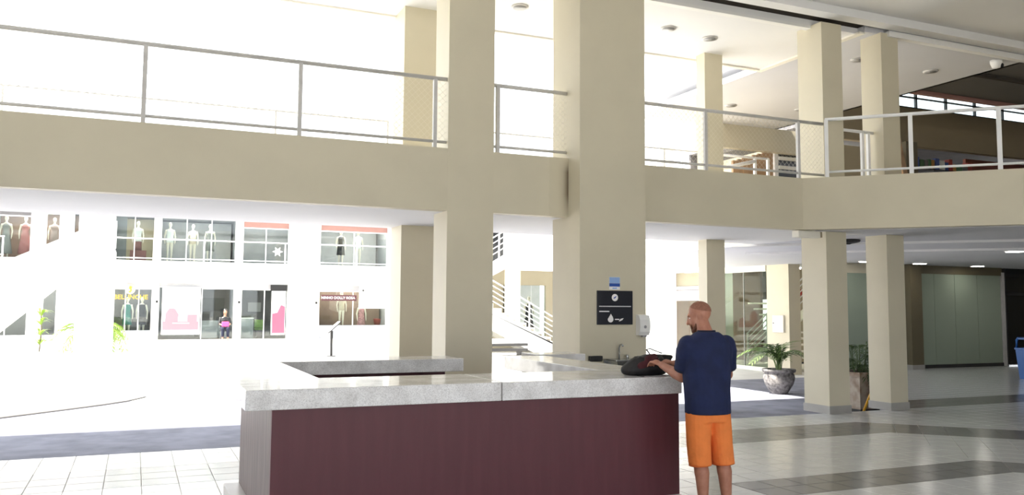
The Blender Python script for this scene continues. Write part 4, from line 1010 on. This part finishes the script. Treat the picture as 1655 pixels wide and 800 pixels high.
def mannequin(label, x, y, z, style, m, rz=math.pi, stand=True, m2=None):
    t = thing('mannequin', label, 'mannequin', (x, y, z), rz, 'shop window mannequins')
    put('figure', man_me, t).location = (0, 0, .03)
    b = MB()
    if style == 'long': loft(b, [((0,0,.18), .26, .22, 0), ((0,0,.6), .20, .16, 0), ((0,0,.95), .155, .115, 0), ((0,0,1.15), .118, .095, 0), ((0,.01,1.30), .148, .108, 0), ((0,0,1.42), .10, .085, 0)], 18)
    elif style == 'short': loft(b, [((0,0,.55), .20, .16, 0), ((0,0,.95), .155, .115, 0), ((0,0,1.15), .118, .095, 0), ((0,.01,1.30), .150, .108, 0), ((0,0,1.43), .13, .085, 0)], 18)
    else: loft(b, [((0,0,.86), .158, .115, 0), ((0,0,1.15), .128, .10, 0), ((0,.01,1.30), .155, .11, 0), ((0,0,1.43), .13, .085, 0)], 18)
    b.build('garment', m, t, world=False)
    if m2: 
        b = MB(); loft(b, [((0,0,.45), .17, .14, 0), ((0,0,.9), .15, .11, 0)], 16); b.build('skirt', m2, t, world=False)
    MB().lathe([(.18,0),(.18,.02),(.17,.03)], 18).build('stand', CHROME, t, world=False)
    return t
UZ = UF-.0
mannequin('mannequin in a grey dress in the far left upper window', -5.02, FY+.8, UZ, 'long', DRESS[0])
mannequin('mannequin in a dusty rose dress in the far left upper window', -4.32, FY+.8, UZ, 'long', DRESS[1])
mannequin('mannequin in a mauve dress in the narrow upper window', -3.25, FY+.8, UZ, 'short', DRESS[2])
mannequin('white mannequin left of the upper row over the gold sign', .0, FY+.8, UZ, 'top', DRESS[5], m2=DRESS[8])
mannequin('white shirted mannequin, leftmost in the wide upper window', 1.30, FY+.8, UZ, 'top', DRESS[5])
mannequin('beige mannequin, second from left in the wide upper window', 2.28, FY+1.2, UZ, 'top', DRESS[6])
mannequin('grey skirted mannequin, third in the wide upper window', 3.0, FY+1.0, UZ, 'short', DRESS[0])
mannequin('white mannequin behind the rail in the upper window over the wine sign', 9.8, FY+.9, UZ, 'top', DRESS[5])
mannequin('dark dressed mannequin in the upper window over the wine sign', 9.0, FY+1.1, UZ, 'short', DRESS[4])
mannequin('mannequin in a teal jacket in the gold signed window', -.30, FY+.75, GF+.1, 'short', DRESS[3])
mannequin('mannequin in black in the gold signed window', .28, FY+.75, GF+.1, 'short', DRESS[4])
mannequin('beige mannequin with hand on hip in the brown window', 9.03, FY+.8, GF+.45, 'top', DRESS[6])
mannequin('mannequin in a pink floral dress in the brown window', 10.0, FY+.8, GF+.02, 'long', DRESS[7])
mannequin('mannequin in black and white beside the man, behind the portal glass', 18.2, 24.2, GZ+.3, 'short', DRESS[4], rz=math.pi/2, m2=DRESS[5])
mannequin('mannequin in black in the cream shop doorway behind the staircase', 15.7, 33.9, GZ+.6, 'long', DRESS[4])
t = thing('red_pot', 'red pot at the right end of the brown window', 'pot', (10.75, FY+.7, GF+.62))
MB().lathe([(.14,0),(.18,.25),(.19,.3)], 14, (10.75, FY+.7, GF+.62)).build('pot_body', RED, t)
t = thing('display_box', 'low wine coloured box under the white mannequin upstairs', 'box', (.0, FY+.45, UF))
MB().bbox(-.3, .35, FY+.35, FY+.6, UF, UF+.45, .01).build('box_body', DRESS[8], t)
t = thing('desk', 'white desk inside the dark shop beside the narrow poster', 'desk', (4.75, FY+1.2, GF))
MB().bbox(4.45, 5.0, FY+.9, FY+1.4, GF+.02, 1.05, .01).build('desk_body', GREYW, t); B(4.43, 5.02, FY+.88, FY+1.42, 1.05, 1.09).build('desk_top', WHITE, t)
t = thing('chair', 'olive green chair inside the dark shop right of the white desk', 'chair', (5.3, FY+1.2, GF))
MB().bbox(5.1, 5.5, FY+1.0, FY+1.4, .52, .60, .02).build('seat', LEAF, t); MB().bbox(5.1, 5.5, FY+1.36, FY+1.42, .62, 1.0, .02).build('backrest', LEAF, t)
for x in (5.12, 5.45):
    for y in (FY+1.02, FY+1.36): B(x, x+.03, y, y+.03, GF+.02, .52).build('leg', DARKM, t)

# seated person in front of the dark shop
p = thing('person', 'seated person with dark hair and dark clothes holding a pink bag, far away', 'person', (3.62, FY-.5, gz(39.5)))
b = MB()
for s in (-1, 1):
    capsule(b, (.10*s, 0, .50), .09, (.11*s, -.42, .50), .065); capsule(b, (.11*s, -.42, .50), .06, (.11*s, -.40, .08), .04); capsule(b, (.11*s, -.40, .05), .04, (.11*s, -.54, .035), .03)
loft(b, [((0,0,.44), .17, .13, 0), ((0,.0,.6), .16, .12, 0), ((0,-.02,.85), .18, .12, 0), ((0,-.03,.98), .14, .09, 0), ((0,-.03,1.02), .06, .06, 0)], 16)
capsule(b, (0,-.03,1.0), .05, (0,-.06,1.14), .05); b.ell((0,-.08,1.22), (.078,.095,.115), 14, 10)
capsule(b, (0,-.17,1.21), .012, (0,-.182,1.19), .014)
for s in (-1, 1):
    capsule(b, (.18*s,-.03,.93), .05, (.24*s,-.12,.70), .04); capsule(b, (.24*s,-.12,.70), .038, (.08*s,-.32,.64), .028)
    for i in range(5): capsule(b, (.08*s-.012*s, -.32, .63+.0), .014, (.03*s, -.345-.01*i, .66-.018*i), .009, 8)
put('body', fuse(b, 'body', SKIN, .012, 3), p)
b = MB(); loft(b, [((0,0,.44), .19, .15, 0), ((0,.0,.6), .18, .14, 0), ((0,-.02,.85), .20, .14, 0), ((0,-.03,.97), .15, .10, 0), ((0,-.03,1.02), .07, .07, 0)], 16)
for s in (-1, 1): capsule(b, (.18*s,-.03,.93), .065, (.24*s,-.12,.70), .052)
put('dark_top', fuse(b, 'dark_top', BLACK, .014, 3), p)
b = MB()
for s in (-1, 1): capsule(b, (.10*s, 0, .50), .10, (.11*s, -.42, .50), .076); capsule(b, (.11*s, -.42, .50), .07, (.11*s, -.40, .16), .052)
put('trousers', fuse(b, 'trousers', NAVYD, .014, 3), p)
b = MB(); b.ell((0,-.055,1.25), (.095,.105,.115), 14, 10); capsule(b, (0,.02,1.2), .07, (0,.04,1.0), .05); put('hair', fuse(b, 'hair', BLACK, .014, 3), p)
t = thing('handbag', 'small pink bag on the lap of the far seated person', 'bag', (3.62, FY-.82, gz(39.5)+.57))
MB().bbox(3.47, 3.77, FY-.90, FY-.74, gz(39.5)+.58, gz(39.5)+.80, .03).build('bag_body', mat('hot pink leather', (236, 70, 130), .5), t)
MB().tube([(3.53, FY-.82, gz(39.5)+.79), (3.55, FY-.82, gz(39.5)+.9), (3.69, FY-.82, gz(39.5)+.9), (3.71, FY-.82, gz(39.5)+.79)], .012, 6).build('bag_handle', BLACK, t)
t = thing('stool', 'dark stool under the far seated person', 'stool', (3.62, FY-.48, gz(39.5)))
MB().lathe([(.2,.40),(.2,.43)], 16, (3.62, FY-.46, gz(39.5)-.02)).build('seat', DARKM, t)
for k in range(4): a = k*math.pi/2+.7; MB().tube([(3.62+.13*math.cos(a), FY-.46+.13*math.sin(a), gz(39.5)+.385), (3.62+.19*math.cos(a), FY-.46+.19*math.sin(a), gz(39.5))], .015, 6).build('leg', DARKM, t)

# left: solid white outdoor stair in front of the shop row
t = thing('staircase', 'solid white outdoor staircase rising to the right at the far left', 'staircase', (-3, 28.6, gz(28)))
OUT = [(-6.2, 1.55), (-3.57, 2.82), (-1.64, 3.80), (-.62, 4.30), (-.62, 3.45), (-2.12, 2.24), (-3.5, .97), (-4.6, gz(28)), (-6.2, gz(28))]
MB().prism_y(OUT, 28.0, 28.14).build('parapet', WHITE, t); MB().prism_y(OUT, 29.5, 29.64).build('parapet', WHITE, t)
for k in range(11):
    x = -4.6+k*.26; z = gz(28)+.62+k*.235
    B(x, x+.28, 28.14, 29.5, z, z+.06).build('tread', CREAMW, t)
B(-1.62, -.60, 28.15, 29.5, gz(28), 3.3).build('tower_wall', WHITE, t)

# information stand in the courtyard
sx_, sy_ = 6.15, 29.2; z_ = gz(29.2)
t = thing('info_stand', 'small black pole stand with a tilted white panel in the courtyard', 'sign stand', (sx_, sy_, z_))
MB().lathe([(.16,0),(.16,.02),(.03,.03)], 16, (sx_, sy_, z_)).build('base_plate', BLACK, t); B(sx_-.04, sx_+.04, sy_-.03, sy_+.03, z_+.03, z_+.86).build('pole', BLACK, t)
b = MB(); b.box(-.28, .28, -.20, .20, -.015, .015); b.xf(Matrix.Translation((sx_+.06, sy_, z_+.98)) @ Matrix.Rotation(math.radians(-42), 4, 'Y')); b.build('panel_back', BLACK, t)
b = MB(); b.box(-.26, .26, -.19, .19, .016, .022); b.xf(Matrix.Translation((sx_+.06, sy_, z_+.98)) @ Matrix.Rotation(math.radians(-42), 4, 'Y')); b.build('panel_face', PRINTW, t)

# ================================================================== plants
def frond(L, arch, nl, lw, ll, stemr=.006):
    """arching palm frond with paired leaflets, growing along +x"""
    b = MB(); P = []
    for k in range(9):
        f = k/8; P.append(Vector((L*f*(1-.15*f), 0, L*(arch*f-(arch+.35)*f*f*.9))))
    b.tube(P, stemr, 4, cap=False, radii=[stemr*(1-.7*k/8) for k in range(9)])
    for k in range(nl):
        f = .22+.78*k/(nl-1); i = min(int(f*8), 7); p = P[i].lerp(P[i+1], f*8-i); d = (P[i+1]-P[i]).normalized()
        l_ = ll*(1-.55*abs(f-.5)*1.3)
        for s in (-1, 1):
            side = Vector((0, s, 0)); tip = p+d*l_*.65+side*l_*.75-Vector((0,0,l_*.25)); mid = p.lerp(tip, .5)+Vector((0,0,l_*.07)); w = d*lw
            b.add([p, mid-w, tip, mid+w], [(0,1,2,3)])
    return b
def blade(L, arch, w):
    b = MB(); vs = []; n = 7
    for k in range(n+1):
        f = k/n; x = L*f*.8; z = L*(arch*f-(arch+.2)*f*f*.8); ww = w*math.sin(math.pi*min(.97, .12+f*.86))
        vs += [(x, -ww, z+.25*ww), (x, 0, z), (x, ww, z+.25*ww)]
    b.add(vs, [f_ for k in range(n) for f_ in ((3*k, 3*k+3, 3*k+4, 3*k+1), (3*k+1, 3*k+4, 3*k+5, 3*k+2))], True); return b
def leaves(t, mes, n, base, tilt=(-.5, .3), sc=(.7, 1.1), name='frond', r0=.05, seed=1):
    rnd = random.Random(seed)
    for k in range(n):
        a = 2*math.pi*k/n*2.4+rnd.uniform(-.3, .3)
        o = link_mesh(name, rnd.choice(mes), t, Vector(base)+Vector((r0*math.cos(a), r0*math.sin(a), rnd.uniform(-.02, .04))), (rnd.uniform(-.2, .2), rnd.uniform(*tilt), a))
        s_ = rnd.uniform(*sc); o.scale = (s_, s_, s_)
ux, uy, uz = 13.28, 15.3, GZ
t = thing('potted_plant', 'leafy plant in a round mottled stone urn behind the man', 'plant', (ux, uy, uz))
MB().lathe([(.17,0),(.19,.03),(.24,.10),(.31,.22),(.345,.34),(.335,.42),(.31,.47),(.36,.49),(.37,.53),(.36,.55),(.31,.55),(.29,.50)], 28, (ux, uy, uz)).build('stone_urn', STONEP, t)
MB().lathe([(.29,.49),(.29,.505),(.05,.53)], 20, (ux, uy, uz)).build('soil', SOIL, t)
F1 = [frond(.85, 1.15, 12, .016, .20).mesh('frond', LEAF), frond(.75, 1.35, 11, .016, .20).mesh('frond', LEAFD), blade(.72, 1.25, .022).mesh('frond', LEAF)]
leaves(t, F1, 36, (0, 0, .52), (-1.3, -.5), (.8, 1.25), seed=4)
qx, qy = 12.55, 12.25
t = thing('potted_plant', 'dark palm in a square weathered concrete planter between the square pillars', 'plant', (qx, qy, GZ))
b = MB(); b.add([(qx-.27,qy-.27,GZ+.06),(qx+.27,qy-.27,GZ+.06),(qx+.27,qy+.27,GZ+.06),(qx-.27,qy+.27,GZ+.06),(qx-.33,qy-.33,GZ+.72),(qx+.33,qy-.33,GZ+.72),(qx+.33,qy+.33,GZ+.72),(qx-.33,qy+.33,GZ+.72)],
      [(3,2,1,0),(4,5,6,7),(0,1,5,4),(1,2,6,5),(2,3,7,6),(3,0,4,7)]); b.build('planter_box', CONCP, t)
b = MB(); b.box(qx-.35, qx+.35, qy-.35, qy-.29, GZ+.66, GZ+.74); b.box(qx-.35, qx+.35, qy+.29, qy+.35, GZ+.66, GZ+.74); b.box(qx-.35, qx-.29, qy-.29, qy+.29, GZ+.66, GZ+.74); b.box(qx+.29, qx+.35, qy-.29, qy+.29, GZ+.66, GZ+.74); b.build('planter_rim', CONCP, t)
B(qx-.24, qx+.24, qy-.24, qy+.24, GZ, GZ+.06).build('planter_foot', BLACK, t); B(qx-.29, qx+.29, qy-.29, qy+.29, GZ+.70, GZ+.725).build('soil', SOIL, t)
for k in range(6): a = k; MB().tube([(qx+.1*math.cos(a), qy+.1*math.sin(a), GZ+.72), (qx+.16*math.cos(a), qy+.16*math.sin(a), GZ+1.0+.06*k)], .012, 6).build('cane', LEAFD, t)
F2 = [frond(.55, 1.0, 9, .022, .24).mesh('frond', LEAFD), frond(.6, .8, 9, .024, .26).mesh('frond', LEAFD)]
leaves(t, F2, 16, (0, 0, .78), (-.4, .55), (.8, 1.15), seed=9); leaves(t, F2, 9, (0, 0, 1.05), (-.6, .2), (.6, .9), seed=5)
t = thing('leaning_pole', 'yellow sloping stick leaning against the square pillar by the planter', 'pole', (12.0, 11.5, 0))
MB().tube([(11.95, 11.62, GZ+.02), (12.10, 11.34, .62)], .022, 8).build('stick', YELLOW, t); MB().tube([(11.95, 11.62, GZ+.003), (11.955, 11.61, GZ+.06)], .028, 8).build('stick_foot', BLACK, t)
t = thing('courtyard_palm', 'bright yellow green palm in the sun in front of the gold signed shop', 'plant', (-1.22, 33.5, gz(33)))
F3 = [frond(1.25, 1.25, 14, .03, .34, .012).mesh('frond', LEAFY), frond(1.0, 1.5, 12, .03, .32, .012).mesh('frond', LEAFY)]
leaves(t, F3, 24, (0, 0, .3), (-.6, .25), (.9, 1.35), seed=12, r0=.1)
for k in range(5): a = k*1.3; MB().tube([(.08*math.cos(a), .08*math.sin(a), 0), (.12*math.cos(a), .12*math.sin(a), .35)], .03, 6).build('stem', LEAFY, t, world=False)
t = thing('courtyard_shrub', 'slender sunlit shrub in front of the narrow left shop window', 'plant', (-2.95, 33.5, gz(33)))
F4 = [blade(.5, 1.0, .05).mesh('leaf', LEAFY), blade(.45, .7, .05).mesh('leaf', LEAFY)]
for k in range(4): leaves(t, F4, 8, (0, 0, .25+.33*k), (-.6, .1), (.7, 1.1), name='leaf', seed=20+k, r0=.03)
MB().tube([(0,0,0),(.03,0,.8),(0,.02,1.5)], .025, 6).build('stem', BROWNC, t, world=False)
t = thing('courtyard_palm', 'small green palm peeping out left of the flush pillar, behind the kiosk', 'plant', (6.75, 21.5, gz(21.5)))
F5 = [frond(.75, 1.0, 12, .022, .22, .01).mesh('frond', LEAFD), frond(.65, 1.2, 11, .022, .2, .01).mesh('frond', LEAF)]
MB().tube([(0,0,.35),(0,0,.9)], .03, 8).build('stem', BROWNC, t, world=False); leaves(t, F5, 12, (0, 0, .88), (-.4, .3), (.8, 1.05), seed=31)
MB().lathe([(.14,0),(.2,.38),(.22,.4)], 18).build('plant_pot', STONEP, t, world=False)
